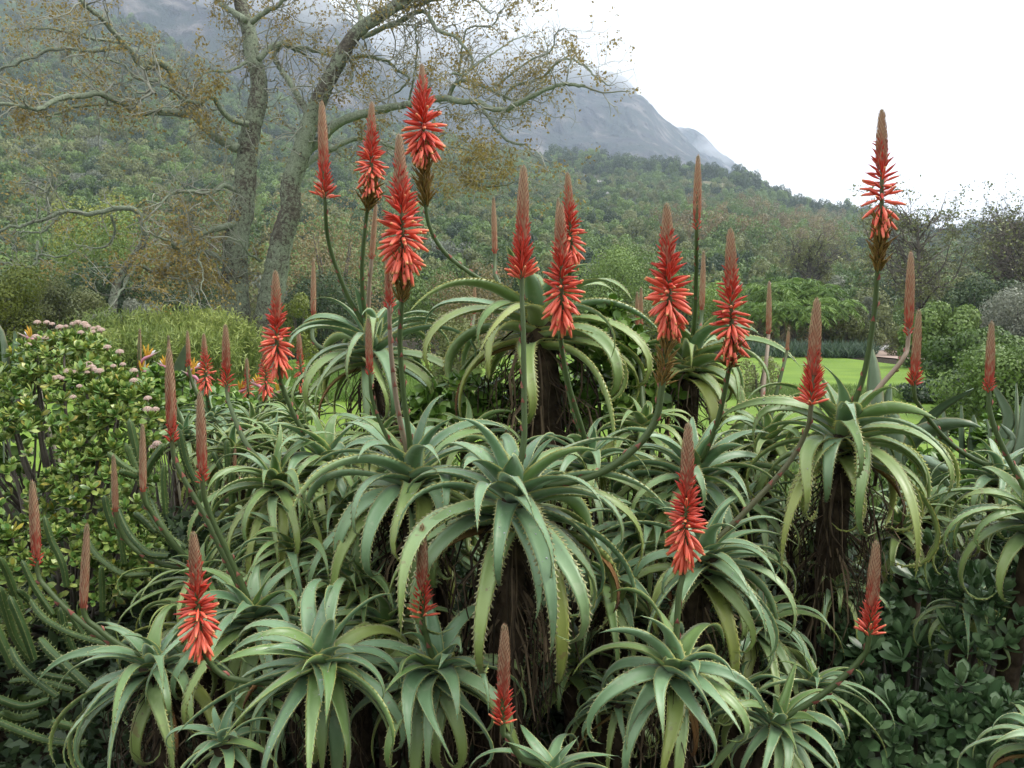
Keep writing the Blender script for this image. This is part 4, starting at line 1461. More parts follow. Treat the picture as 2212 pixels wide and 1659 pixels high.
# key: (u, v, depth, leaf px, lean, leaves, label, options)
ALOES = {
    'A1': (1112, 1045, 1.90, 410, (0.03, -0.16), 40, 'largest grey green aloe in the middle with long drooping leaves', dict(mat=0, wide=1.12, droop=0.95, skirt=1.4, stem_r=0.05, dry=1.6, blue=0.06)),
    'A2': (888, 1000, 2.15, 365, (-0.05, -0.05), 36, 'big aloe with arching silvery leaves under the fullest red flower stalk', dict(mat=0, droop=1.0, skirt=0.4, stem_r=0.045)),
    'A3': (1160, 662, 2.75, 350, (0.0, 0.12), 30, 'tallest green aloe on a thick trunk of shredded dead leaves', dict(mat=1, droop=0.9, skirt=1.5, stem_r=0.08, dry=2.5, age0=0.08, wide=1.08)),
    'A4': (800, 722, 2.95, 285, (-0.03, -0.02), 34, 'tall aloe beneath the pair of slim red flower stalks near the oak', dict(mat=0, droop=1.0, skirt=0.8, stem_r=0.045, dry=1.5)),
    'A5': (1490, 752, 2.9, 265, (0.0, 0.08), 28, 'tall aloe on a dark stem under the slender bud stalk by the lawn', dict(mat=1, droop=1.1, skirt=1.0, stem_r=0.05, dry=1.6, wide=1.2)),
    'A6': (1832, 908, 2.25, 345, (0.10, -0.10), 38, 'big aloe on a thick dark trunk under the tallest sparse flower stalk', dict(mat=1, droop=1.05, skirt=1.5, stem_r=0.052, blue=0.05)),
    'A7': (690, 1418, 1.72, 300, (-0.02, -0.8), 30, 'blue green aloe facing outward beside the curved low flower stalk', dict(mat=0, wide=1.3, droop=0.85, skirt=0.4, base_back=0.28, blue=0.12)),
    'A8': (938, 1432, 1.78, 290, (0.0, -0.65), 28, 'blue green aloe below the largest one with a short red flower', dict(mat=0, wide=1.25, droop=0.9, skirt=0.4, base_back=0.26, blue=0.10)),
    'A9': (318, 1420, 1.92, 300, (-0.22, -0.28), 30, 'aloe with hanging leaves beside the green ribbed columnar succulents', dict(mat=0, droop=1.05, skirt=0.8, base_back=0.2, stem_r=0.045)),
    'A10': (1462, 1435, 1.72, 275, (0.05, -0.6), 24, 'blue green aloe with broad toothed leaves beneath the tall coral flower stalk', dict(mat=0, droop=0.95, skirt=0.3, base_back=0.25, wide=1.4, blue=0.08)),
    'A11': (1688, 1556, 1.75, 225, (0.10, -0.6), 24, 'small aloe beside the dark leafy shrub with a leaning flower stalk', dict(mat=0, wide=1.25, droop=0.9, base_back=0.25, blue=0.08)),
    'A12': (1195, 1655, 1.58, 210, (0.0, -0.2), 18, 'young aloe with broad upright leaves low under the largest aloe', dict(mat=0, droop=0.75, base_back=0.2, wide=1.35, blue=0.15)),
    'A13': (480, 1590, 1.66, 165, (-0.05, -0.35), 18, 'small young blue aloe below the curved flower stalk', dict(mat=0, droop=0.75, base_back=0.2, wide=1.3, blue=0.18)),
    'A14': (1535, 1180, 2.0, 310, (0.15, -0.25), 34, 'aloe with wide arching leaves behind the tall coral flower stalk', dict(mat=0, droop=1.0, skirt=0.8, base_back=0.2, stem_r=0.045)),
    'A15': (1322, 1237, 2.1, 250, (0.1, -0.2), 22, 'thin leaved aloe half hidden right of the largest aloe', dict(mat=0, droop=1.0, skirt=0.3, base_back=0.15, blue=0.1)),
    'A16': (1270, 978, 2.35, 230, (0.05, -0.05), 24, 'aloe tucked behind the largest one at the foot of the thick trunk', dict(mat=0, droop=1.0)),
    'A17': (1505, 1005, 2.3, 300, (0.05, -0.12), 34, 'arching aloe between the curved stalk and the dark trunk', dict(mat=0, droop=1.0, skirt=0.3)),
    'A18': (702, 972, 2.45, 265, (-0.10, -0.10), 34, 'aloe under the leaning orange red stalk beside the big silvery one', dict(mat=1, droop=1.0)),
    'A19': (590, 1020, 2.3, 260, (-0.15, -0.18), 32, 'tangled narrow leaved aloe left of the big silvery one', dict(mat=1, droop=1.1, wide=0.8)),
    'A20': (540, 1312, 2.0, 290, (-0.10, -0.35), 32, 'aloe with two long leaning bud stalks above the blue green rosettes', dict(mat=0, droop=0.95, base_back=0.25)),
    'A21': (625, 1165, 2.2, 250, (-0.10, -0.25), 32, 'narrow leaved aloe between the big silvery one and the ribbed succulents', dict(mat=1, droop=1.1, wide=0.75)),
    'A22': (770, 1240, 2.15, 260, (-0.05, -0.2), 28, 'shaded aloe hanging below the big silvery one', dict(mat=1, droop=1.05)),
    'A23': (2160, 1012, 2.45, 215, (0.05, -0.08), 28, 'aloe among the paddle leaved plants under two bud stalks', dict(mat=0, droop=1.0)),
    'A24': (2236, 1090, 2.05, 300, (-0.05, -0.10), 28, 'aloe with long yellow edged hooked leaves over the dark leafy shrub', dict(mat=1, droop=1.1, base_back=0.1)),
    'A25': (2098, 1300, 2.15, 185, (0.0, -0.15), 20, 'small shaded aloe inside the dark leafy shrub', dict(mat=0, droop=1.0)),
    'A26': (2262, 1590, 1.72, 240, (-0.15, -0.15), 22, 'aloe with smooth arching leaves at the foot of the dark leafy shrub', dict(mat=0, droop=1.05)),
    'A27': (1808, 1258, 2.3, 160, (0.15, -0.15), 22, 'little aloe growing against the thick dark trunk', dict(mat=1, droop=1.0)),
    'A28': (1765, 1465, 1.95, 190, (0.15, -0.30), 22, 'narrow aloe squeezed behind the small one with a leaning stalk', dict(mat=0, droop=0.95, base_back=0.2)),
    'A29': (1660, 930, 2.6, 220, (-0.05, 0.0), 26, 'aloe just left of the one under the tallest sparse stalk', dict(mat=1, droop=1.1)),
    'A30': (1390, 905, 2.6, 190, (0.0, 0.0), 24, 'aloe with curling leaves between the shredded trunk and dark stem', dict(mat=1, droop=1.1)),
    'A31': (1400, 1120, 2.25, 250, (0.05, -0.15), 28, 'aloe below the bend of the curved flower stalk', dict(mat=0, droop=1.0)),
    'A32': (1010, 930, 2.6, 200, (0.0, 0.0), 22, 'shaded aloe left of the shredded trunk', dict(mat=1, droop=1.1)),
    'A33': (430, 1230, 2.25, 220, (-0.15, -0.2), 28, 'narrow leaved aloe beside the upright ribbed succulents', dict(mat=1, droop=1.1, wide=0.75)),
    'A34': (1230, 1420, 2.15, 230, (0.0, -0.2), 22, 'shaded aloe behind the largest one above the upright young one', dict(mat=1, droop=1.05)),
    'A35': (1640, 1330, 2.1, 260, (0.1, -0.2), 26, 'aloe hanging beside the thick dark trunk', dict(mat=0, droop=1.05)),
    'A36': (830, 1330, 2.05, 230, (0.0, -0.2), 24, 'deeply shaded aloe over the short red flower', dict(mat=1, droop=1.05)),
}
for i, (k, (u, v, d, lp, ln, nl, lab, op)) in enumerate(ALOES.items()):
    A[k] = build_aloe(u, v, d, lp, ln, nl, lab, seed=i, group=AG, **op)
# the small ones further back at the left
for i, (u, v, d, lp) in enumerate([(457, 893, 4.2, 130), (545, 905, 3.9, 150), (640, 905, 3.5, 165), (400, 930, 3.9, 140), (500, 960, 3.2, 185), (590, 950, 3.3, 180), (350, 905, 4.6, 120), (610, 860, 4.6, 120), (520, 860, 5.0, 110), (665, 1010, 2.9, 190)]):
    A['B%d' % i] = build_aloe(u, v, d, lp, (0.1 * math.sin(i * 3), -0.1), 30, ['small aloe with one orange red and one budding spike before the oak', 'small aloe under a coral spike in front of the oak trunk', 'small aloe without flowers under the slim red stalks', 'small aloe with one greenish bud spike near the pink flowered bush',
         'small flowerless aloe beside the upright ribbed columns', 'small aloe with a very short bud spike', 'small aloe with a tall greenish spike beside the yellow flowers', 'small aloe with an orange spike left of the slim stalked aloe',
         'small aloe with a short orange spike at the oak foot', 'small flowerless aloe next to the leaning orange red stalk'][i], mat=1 if i % 3 else 0, seed=70 + i, group='small aloes before the oak', name='small_aloe', droop=1.1, wide=0.8)

# more heads crowd the gaps of the bed
HIDDEN = ['under the left leaves of the big silvery aloe', 'between the big silvery aloe and the largest one', 'right of the arching aloe below the curved stalk', 'left of the thick dark trunk', 'between the largest aloe and the coral flowered one',
          'behind the base of the coral flower stalk', 'above the blue green aloe with the curved stalk', 'beside the sprawling ribbed columns', 'among the narrow leaved ones near the ribbed columns', 'just behind the largest aloe',
          'under the bend of the curved flower stalk', 'in front of the aloe by the lawn', 'at the foot of the aloe with slim red stalks', 'between the short red flower and the largest aloe', 'left of the coral flowered blue green aloe',
          'right of the coral flowered blue green aloe', 'behind the small young blue aloe', 'right of the thick dark trunk', 'at the foot of the broad paddle leaves']
for i, (u, v, d, lp, mt) in enumerate([(755, 1085, 2.3, 230, 0), (965, 1150, 2.3, 230, 0), (1600, 1075, 2.35, 230, 0), (1700, 1120, 2.5, 210, 1), (1390, 1320, 2.2, 220, 0), (1570, 1320, 2.25, 220, 0), (650, 1300, 2.2, 230, 0), (440, 1330, 2.2, 220, 1), (560, 1120, 2.45, 210, 1), (1080, 1010, 2.5, 200, 1), (1420, 1010, 2.55, 200, 1), (1590, 980, 2.6, 190, 1), (820, 930, 2.6, 190, 1), (1040, 1440, 2.1, 200, 0), (1330, 1500, 1.95, 190, 0), (1600, 1480, 1.95, 190, 0), (580, 1500, 1.95, 190, 0), (1940, 1120, 2.5, 200, 1), (2010, 1080, 2.7, 180, 1)]):
    build_aloe(u, v, d, lp, (0.25 * math.sin(i * 2.1), -0.15 - 0.15 * math.cos(i * 1.7)), 24, 'half hidden aloe head ' + HIDDEN[i], mat=mt, seed=120 + i, group='half hidden aloe heads', droop=1.1, wide=0.9)

# rain drops lying on the upper leaves
m = Mat('water_drop', 0.04, 0.5)
m.col((0.85, 0.9, 0.9))
m.b.inputs['Transmission Weight'].default_value = 0.6
m.b.inputs['IOR'].default_value = 1.33
M_DROP = m.m
_dv = [(0, 0, 0.8)] + [(math.cos(a) * 0.8, math.sin(a) * 0.8, 0.45) for a in np.arange(6) * 1.0472] + [(math.cos(a), math.sin(a), -0.1) for a in np.arange(6) * 1.0472]
_dt = [(0, 1 + i, 1 + (i + 1) % 6) for i in range(6)]
_dq = [(1 + i, 7 + i, 7 + (i + 1) % 6, 1 + (i + 1) % 6) for i in range(6)]
for k, nd in (('A1', 200), ('A2', 120), ('A4', 110), ('A7', 120), ('A14', 60), ('A17', 60), ('A6', 50)):
    mb = MB()
    tp = leaf_tops[A[k].name]
    for i in range(nd):
        rg_, up_ = tp[int(rng.integers(0, int(len(tp) * 0.6)))]
        j = int(rng.integers(1, 9))
        f, h = rng.random(), rng.random()
        e = rg_[j] * (1 - h) + rg_[j + 1] * h
        q = e[0] * (1 - f) + e[2] * f if f > 0.5 else e[0] * (1 - 2 * f) + e[1] * 2 * f
        q = e[1] * (1 - (2 * f - 1)) + e[2] * (2 * f - 1) if f > 0.5 else q
        B = basis(up_[j], 0)
        mb.add(np.array(_dv) @ B.T * (0.0011 + 0.0016 * rng.random() ** 2) + q, _dq, _dt)
    tag(link('water_drops', mb.mesh('water_drops', M_DROP), A[k]), kind='stuff')

F_ = flower
F_(A['A4'], 'mid', (695, 222), (702, 432), 30, [(712, 530), (752, 640)], 2.75, 1, n=70)
F_(A['A4'], 'full', (803, 222), (801, 398), 40, [(790, 480), (782, 580), (786, 660)], 2.75, 2, spent=55)
F_(A['A4'], 'tan', (812, 440), (803, 560), 10, [(798, 620), (796, 680)], 2.9, 3, grey=0.9)
F_(A['A3'], 'full', (911, 140), (916, 318), 54, [(918, 420), (928, 490), (965, 550), (1040, 605), (1110, 638)], 2.55, 4, spent=120, n=105)
F_(A['A2'], 'full', (862, 293), (871, 565), 60, [(868, 660), (864, 740), (872, 850), (884, 945)], 2.0, 5, spent=90, n=118)
F_(A['A2'], 'bud', (837, 535), (841, 668), 15, [(845, 760), (856, 860), (872, 945)], 2.1, 6, grey=0.8)
F_(A['A2'], 'bud', (795, 690), (799, 812), 11, [(806, 870), (840, 950)], 2.1, 7, r=0.006)
F_(A['A1'], 'mid', (1131, 362), (1127, 605), 40, [(1130, 700), (1132, 850), (1131, 960)], 1.95, 8, n=86)
F_(A['A3'], 'full', (1226, 375), (1234, 552), 40, [(1222, 620), (1195, 655)], 2.65, 9)
F_(A['A16'], 'full', (1211, 443), (1214, 682), 52, [(1212, 740), (1228, 830), (1258, 930)], 2.1, 10, n=96)
F_(A['A16'], 'tan', (1206, 430), (1203, 540), 9, [(1200, 640), (1230, 850)], 2.4, 11)
F_(A['A3'], 'tan', (1066, 428), (1069, 548), 9, [(1072, 600), (1110, 650)], 2.9, 12)
F_(A['A3'], 'tan', (1026, 612), (1024, 680), 7, [(1030, 720)], 3.3, 13)
F_(A['A1'], 'full', (1440, 443), (1446, 690), 58, [(1437, 770), (1428, 850), (1415, 910), (1375, 965), (1300, 1020), (1200, 1046)], 1.85, 14, spent=150, n=105, r=0.011)
F_(A['A5'], 'bud', (1508, 338), (1505, 500), 13, [(1504, 600), (1500, 700)], 2.6, 15)
F_(A['A5'], 'tan', (1520, 545), (1516, 670), 7, [(1510, 720)], 3.0, 16)
F_(A['A17'], 'full', (1578, 497), (1580, 748), 50, [(1572, 810), (1550, 910), (1520, 985)], 2.1, 17, spent=50, n=92)
F_(A['A6'], 'full', (1905, 238), (1904, 478), 48, [(1896, 580), (1888, 680), (1868, 800), (1842, 880)], 2.1, 18, spent=110, n=58)
F_(A['A6'], 'bud', (1968, 547), (1962, 728), 14, [(1950, 775), (1900, 835), (1868, 875)], 2.35, 19, grey=0.85)
F_(A['A14'], 'mid', (1765, 648), (1752, 878), 38, [(1738, 940), (1700, 1005), (1620, 1095)], 1.9, 20, n=70, grey=0.3)
F_(A['A10'], 'full', (1487, 918), (1479, 1200), 52, [(1467, 1280), (1461, 1370)], 1.75, 21, n=112)
F_(A['A23'], 'bud', (1985, 672), (1974, 835), 20, [(1992, 885), (2050, 955), (2110, 995)], 2.3, 22, n=48)
F_(A['A24'], 'bud', (2142, 697), (2136, 850), 15, [(2144, 910), (2175, 985), (2212, 1050)], 2.05, 23, n=40)
F_(A['A18'], 'full', (595, 587), (600, 785), 42, [(612, 840), (645, 915), (685, 965)], 2.35, 24)
F_(A['A4'], 'tan', (677, 562), (677, 682), 8, [(680, 740), (740, 760)], 3.1, 25)
F_(A['A19'], 'mid', (487, 703), (490, 838), 20, [(502, 890), (530, 955), (570, 1005)], 2.5, 26, n=46)
F_(A['A20'], 'bud', (365, 755), (372, 958), 18, [(390, 1020), (445, 1120), (515, 1265)], 2.0, 27, n=44)
F_(A['A20'], 'bud', (432, 850), (438, 1045), 16, [(450, 1100), (490, 1190), (528, 1275)], 1.95, 28, n=46)
F_(A['A33'], 'tan', (308, 920), (309, 1062), 9, [(330, 1110), (380, 1180)], 2.2, 29)
F_(A['A33'], 'tan', (245, 985), (250, 1105), 9, [(275, 1170), (340, 1215)], 2.2, 30)
F_(A['A9'], 'bud', (70, 1042), (80, 1225), 16, [(105, 1275), (170, 1340), (250, 1395)], 1.95, 31, n=30)
F_(A['A9'], 'tan', (188, 1135), (180, 1312), 8, [(215, 1360), (270, 1400)], 1.9, 32)
F_(A['A7'], 'full', (417, 1152), (434, 1385), 54, [(446, 1420), (490, 1462), (590, 1474), (650, 1450)], 1.65, 33, n=92)
F_(A['A8'], 'mid', (912, 1135), (913, 1335), 34, [(920, 1370)], 1.75, 34, n=62)
F_(A['A12'], 'mid', (1090, 1352), (1086, 1568), 32, [(1098, 1590), (1130, 1640)], 1.58, 35, n=70)
F_(A['A11'], 'mid', (1893, 1172), (1878, 1375), 33, [(1858, 1425), (1790, 1490), (1730, 1530)], 1.7, 36, n=58)
F_(A['A29'], 'tan', (1662, 610), (1660, 722), 8, [(1655, 780), (1648, 860)], 2.9, 37, grey=0.8)
F_(A['A29'], 'tan', (1704, 708), (1700, 758), 6, [(1690, 800), (1672, 870)], 2.7, 38, r=0.007)
F_(A['A30'], 'tan', (1385, 622), (1384, 705), 7, [(1386, 780)], 3.1, 39)
F_(A['A30'], 'tan', (1376, 632), (1377, 708), 7, [(1382, 790)], 3.0, 40)
F_(A['B6'], 'tan', (302, 712), (301, 790), 6, [(310, 850)], 4.4, 41)
F_(A['B3'], 'tan', (364, 726), (366, 790), 6, [(375, 860)], 3.9, 42)
F_(A['B0'], 'bud', (405, 716), (408, 795), 8, [(425, 850)], 4.2, 43)
F_(A['B0'], 'full', (440, 722), (446, 835), 24, [(450, 870)], 4.1, 44, n=60)
F_(A['B8'], 'full', (533, 775), (535, 862), 18, [], 4.6, 45, n=50)
F_(A['B1'], 'full', (571, 735), (575, 845), 24, [(560, 880)], 3.9, 46, n=60)
F_(A['B7'], 'full', (645, 715), (651, 832), 20, [(640, 850)], 4.3, 47, n=36)
F_(A['B5'], 'tan', (551, 915), (551, 955), 5, [], 3.3, 48)
F_(A['A22'], 'tan', (508, 965), (507, 1010), 5, [(600, 1150)], 2.6, 49, r=0.005)
# ------------------------------------------------------------------ broad leaved shrubs of the bed
def fat_leaf_mesh(name, mat, wid, thick, curl, n=5, k=4):
    """one fleshy leaf, unit length along z: a domed upper and lower skin"""
    s = np.linspace(0, 1, n)
    w_ = wid * np.interp(s, [0, 0.2, 0.6, 0.85, 1.0], [0.14, 0.5, 1.0, 0.82, 0.10]) * 0.5
    V, C = [], []
    for sg in (1, -1):
        for i in range(n):
            for j in range(k):
                a = -1 + 2 * j / (k - 1)
                y = sg * thick * (1 - a * a) * (1 - (2 * s[i] - 1) ** 4) + curl * s[i] ** 2 + 0.10 * a * a * wid
                V.append((a * w_[i], y, s[i]))
                C.append((s[i], abs(a), 0))
    q = []
    for b in (0, n * k):
        for i in range(n - 1):
            for j in range(k - 1):
                f = [b + i * k + j, b + i * k + j + 1, b + (i + 1) * k + j + 1, b + (i + 1) * k + j]
                q.append(f if b else f[::-1])
    return np.array(V), np.array(q), np.array(C), name, mat


def as_mesh(L):
    return MB().add(L[0], L[1], None, L[2]).mesh(L[3], L[4])


def leaf_shrub(name, label, cat, base, lobes, ncl, per, size, shape, leaf_name, stem_mat, singles=300, seed=1, skyward=0.5, facing=None, open_=1.0, stems=26, stem_r=0.008):
    """a shrub of leaf rosettes: the nearest leaves are single objects, the rest one mass"""
    g = np.random.default_rng(seed)
    t = thing(name, base, label, cat)
    L = [(np.array(c), np.array(r)) for c, r in lobes]
    cl = []
    tries = 0
    while len(cl) < ncl and tries < ncl * 40:
        tries += 1
        c, r = L[g.integers(len(L))]
        d = unit(g.standard_normal(3) + (0, -0.5, skyward))
        p = c + d * r * (0.72 + 0.33 * g.random())
        if any(np.sum(((p - c2_) / r2) ** 2) < 0.45 for c2_, r2 in L):
            continue
        if p[2] < float(gz(p[0], p[1])) + 0.03:
            continue
        cl.append((p, unit(d * 0.8 + (0, 0, 0.55) + 0.3 * g.standard_normal(3))))
    leaves = []
    for p, ax in cl:
        ph = g.random() * 6.28
        s0 = size * (0.75 + 0.5 * g.random())
        B0 = basis(ax, ph)
        for i in range(per):
            f = i / max(1, per - 1)
            a = i * 2.2
            pol = math.radians(lerp(18, 82, f)) * open_ + 0.12 * g.standard_normal()
            e = B0[:, 0] * math.cos(a) + B0[:, 1] * math.sin(a)
            z = unit(ax * math.cos(pol) + e * math.sin(pol))
            y = unit(ax - z * np.dot(ax, z) + 1e-6)
            x = np.cross(y, z)
            leaves.append((p - ax * s0 * 0.25 * f - base, np.stack([x, y, z], 1), s0 * lerp(0.6, 1.0, min(1, f * 2)), g.random()))
    dist = np.array([np.linalg.norm(l[0] + base - (0, 0, EYE)) for l in leaves])
    order = np.argsort(dist)
    near = set(order[:singles].tolist()) if singles else set()
    me = as_mesh(shape)
    rest = MB()
    for i, (p, B, s, rn) in enumerate(leaves):
        if i in near:
            put(link(leaf_name, me, t), p, B, s)
        else:
            c = shape[2].copy()
            c[:, 2] = rn
            rest.add(shape[0] @ (B * s).T + p, shape[1], None, c)
    tag(link('foliage', rest.mesh('foliage', shape[4]), t), kind='stuff')
    mb = MB()
    for p, ax in cl[::max(1, len(cl) // stems)]:
        q = p - base
        tube(mb, spline([(0.02 * g.standard_normal(), 0.02 * g.standard_normal(), -0.02), q * (0.35, 0.4, 0.35) + 0.03 * g.standard_normal(3), q * 0.8 + (0, 0, -0.05), q - ax * size * 0.2], 8), np.linspace(stem_r * 1.8, stem_r * 0.5, 8), 5, lump=0.05)
    link('stems', mb.mesh('stems', stem_mat), t)
    return t


def fleshy(name, lo, mid, hi, edge, rough=0.3):
    m = Mat(name, rough, 0.5)
    r, g, b = m.attr()
    rn = m.math('FRACT', m.math('ADD', m.rand(), b))
    c = m.ramp(rn, [(0.05, lo), (0.5, mid), (0.93, hi), (0.99, (0.42, 0.36, 0.05))] if edge else [(0.05, lo), (0.5, mid), (0.97, hi)])
    if edge:
        c = m.mix(m.ramp(g, [(0.75, 0.0), (1.0, 0.5)]), c, edge)
    m.col(c)
    m.translucent(c, 0.12)
    return m.m


M_JADE = fleshy('jade_leaf', (0.095, 0.21, 0.05), (0.215, 0.34, 0.078), (0.40, 0.47, 0.13), (0.38, 0.40, 0.11))
M_GLOSS = fleshy('glossy_leaf', (0.05, 0.105, 0.04), (0.095, 0.175, 0.072), (0.17, 0.26, 0.125), None, 0.36)
M_VINE = fleshy('vine_leaf', (0.07, 0.15, 0.022), (0.13, 0.25, 0.035), (0.22, 0.35, 0.06), None, 0.4)
JADE = fat_leaf_mesh('leaf', M_JADE, 0.52, 0.06, 0.10)
GLOSS = fat_leaf_mesh('leaf', M_GLOSS, 0.44, 0.035, 0.16, 7, 5)
VINE = fat_leaf_mesh('leaf', M_VINE, 0.75, 0.012, -0.10)


def lob(u, v, d, ru, rv, rd=None):
    c = P(u, v, d)
    return c, (px(d, ru), rd or px(d, ru), px(d, rv))


def floor_at(u, d):
    x = P(u, 800, d)[0]
    return np.array((x, d, float(gz(x, d))))


jb = floor_at(130, 3.1)
jade = leaf_shrub('jade_bush', 'rounded fleshy leaved bush with pink flower heads at the left', 'shrub', jb,
                  [lob(150, 950, 3.2, 190, 200, 0.30), lob(20, 1060, 2.9, 180, 190, 0.28), lob(215, 1090, 2.9, 130, 150, 0.22), lob(150, 800, 3.3, 115, 80, 0.22), lob(265, 920, 3.05, 85, 110, 0.16), lob(60, 900, 3.2, 130, 120, 0.25), lob(120, 1230, 2.75, 180, 130, 0.22), lob(-30, 1250, 2.7, 140, 150, 0.2), lob(260, 1200, 2.8, 90, 100, 0.16)],
                  1050, 9, 0.037, JADE, 'leaf', M_BARK, 300, 3, 0.6, stems=40)
# flower heads: domes of tiny pale pink stars
m = Mat('jade_flower', 0.6, 0.3)
r, g, b = m.attr()
m.col(m.ramp(b, [(0.0, (0.42, 0.26, 0.20)), (0.5, (0.60, 0.45, 0.38)), (1.0, (0.70, 0.60, 0.54))]))
M_JFL = m.m
mb = MB()
for i in range(70):
    f = (i + 0.5) / 70
    z = 1 - f * 0.95
    a = i * 2.39996
    d = np.array((math.sqrt(1 - z * z) * math.cos(a), math.sqrt(1 - z * z) * math.sin(a), z))
    B = basis(d, i)
    for k in range(5):
        e = B[:, 0] * math.cos(k * 1.2566) + B[:, 1] * math.sin(k * 1.2566)
        s_ = np.cross(d, e)
        c = d * 0.85
        mb.add([c, c + e * 0.11 + s_ * 0.05 + d * 0.05, c + e * 0.22 + d * 0.10, c + e * 0.11 - s_ * 0.05 + d * 0.05], [(0, 1, 2, 3)], None, (0, 0, rng.random()))
tube(mb, [(0, 0, -0.9), (0, 0, 0.7)], [0.10, 0.5], 6, (0, 0, 0.1))
FHEAD = mb.mesh('flower_head', M_JFL)
HEADS = [(240, 430), (300, 430), (335, 440), (385, 462), (470, 440), (500, 430), (540, 440), (560, 455), (600, 470), (630, 460), (600, 490), (650, 480), (230, 525), (290, 530), (180, 575), (540, 720), (570, 700), (610, 735), (560, 750), (640, 745), (730, 710), (790, 700), (770, 620), (350, 790), (400, 790), (440, 745), (480, 750), (860, 805), (860, 740), (510, 840), (950, 920), (1000, 990), (950, 990), (470, 910), (180, 1270), (400, 1300), (1010, 1210), (985, 1230), (690, 590), (330, 800), (375, 780), (590, 720), (520, 495), (425, 455)]
for i, (hx_, hy_) in enumerate(HEADS):
    u, v = hx_ * 0.3359, 553 + hy_ * 0.3359
    p = P(u, v, lerp(3.25, 2.85, np.clip((v - 700) / 200, 0, 1))) - jb
    o = link('flower_head', FHEAD, jade)
    s = 0.0155 * (0.7 + 0.5 * random.random())
    put(o, p, basis(np.array((0.1 * random.uniform(-1, 1), -0.15, 1)), i), (s, s, s * 0.8))

leaf_shrub('dark_leafy_shrub', 'dark glossy leaved shrub filling the low corner beside the aloes', 'shrub', floor_at(2010, 2.3),
           [lob(2010, 1500, 2.1, 170, 160, 0.18), lob(2150, 1400, 2.15, 160, 170, 0.2), lob(1900, 1600, 2.0, 150, 120, 0.16), lob(2120, 1600, 1.95, 150, 110, 0.15), lob(2000, 1290, 2.35, 170, 120, 0.2), lob(1860, 1400, 2.3, 90, 110, 0.15), lob(2230, 1250, 2.4, 100, 110, 0.2)],
           340, 8, 0.058, GLOSS, 'leaf', M_BARK, 300, 4, 0.4, stems=30)
leaf_shrub('climbing_vine', 'bright green leafy creeper climbing beside the shredded aloe trunk', 'vine', floor_at(1300, 3.1),
           [lob(1315, 760, 2.85, 75, 110, 0.13), lob(1010, 880, 2.85, 110, 70, 0.15), lob(1310, 880, 2.85, 110, 80, 0.15), lob(1400, 840, 2.95, 75, 70, 0.15), lob(1130, 880, 3.25, 110, 90, 0.15), lob(930, 900, 3.2, 90, 60, 0.15), lob(1240, 860, 3.2, 90, 90, 0.12)],
           330, 6, 0.055, VINE, 'leaf', M_BARK, 300, 5, 0.3, open_=1.2, stems=24, stem_r=0.004)
leaf_shrub('leafy_undergrowth', 'soft light green undergrowth among the paddle leaves', 'plant', floor_at(2090, 3.3),
           [lob(2050, 980, 3.3, 150, 60, 0.25), lob(2180, 960, 3.2, 80, 70, 0.2), lob(1990, 1040, 3.0, 90, 60, 0.2)],
           150, 6, 0.045, VINE, 'leaf', M_BARK, 220, 6, 0.6, stems=20, stem_r=0.003)
leaf_shrub('leafy_undergrowth', 'fresh green undergrowth below the bird of paradise flowers', 'plant', floor_at(350, 4.2),
           [lob(345, 850, 4.2, 60, 50, 0.2), lob(470, 880, 4.6, 120, 40, 0.3), lob(600, 880, 4.8, 110, 35, 0.3)],
           130, 6, 0.055, VINE, 'leaf', M_BARK, 160, 7, 0.6, stems=20, stem_r=0.003)


leaf_shrub('leafy_shrub', 'plain green leafy shrub behind the pink flowered bush', 'shrub', floor_at(60, 4.6),
           [lob(30, 900, 4.6, 170, 130, 0.4), lob(200, 900, 4.7, 130, 100, 0.4), lob(-90, 850, 4.4, 120, 150, 0.4)],
           220, 7, 0.075, VINE, 'leaf', M_BARK, 200, 9, 0.6, stems=24, stem_r=0.005)


# ------------------------------------------------------------------ ribbed columnar succulents
m = Mat('ribbed_stem', 0.5, 0.4)
r, g, b = m.attr()
n1 = m.noise(20.0, 3.0, 'World')
c = m.ramp(m.math('ADD', m.math('MULTIPLY', n1, 0.6), m.math('MULTIPLY', b, 0.4)), [(0.25, (0.026, 0.060, 0.016)), (0.75, (0.066, 0.120, 0.032))])
c = m.mix(m.ramp(g, [(0.7, 0.0), (1.0, 0.6)]), c, (0.22, 0.25, 0.075))
m.col(c)
M_RIB = m.m


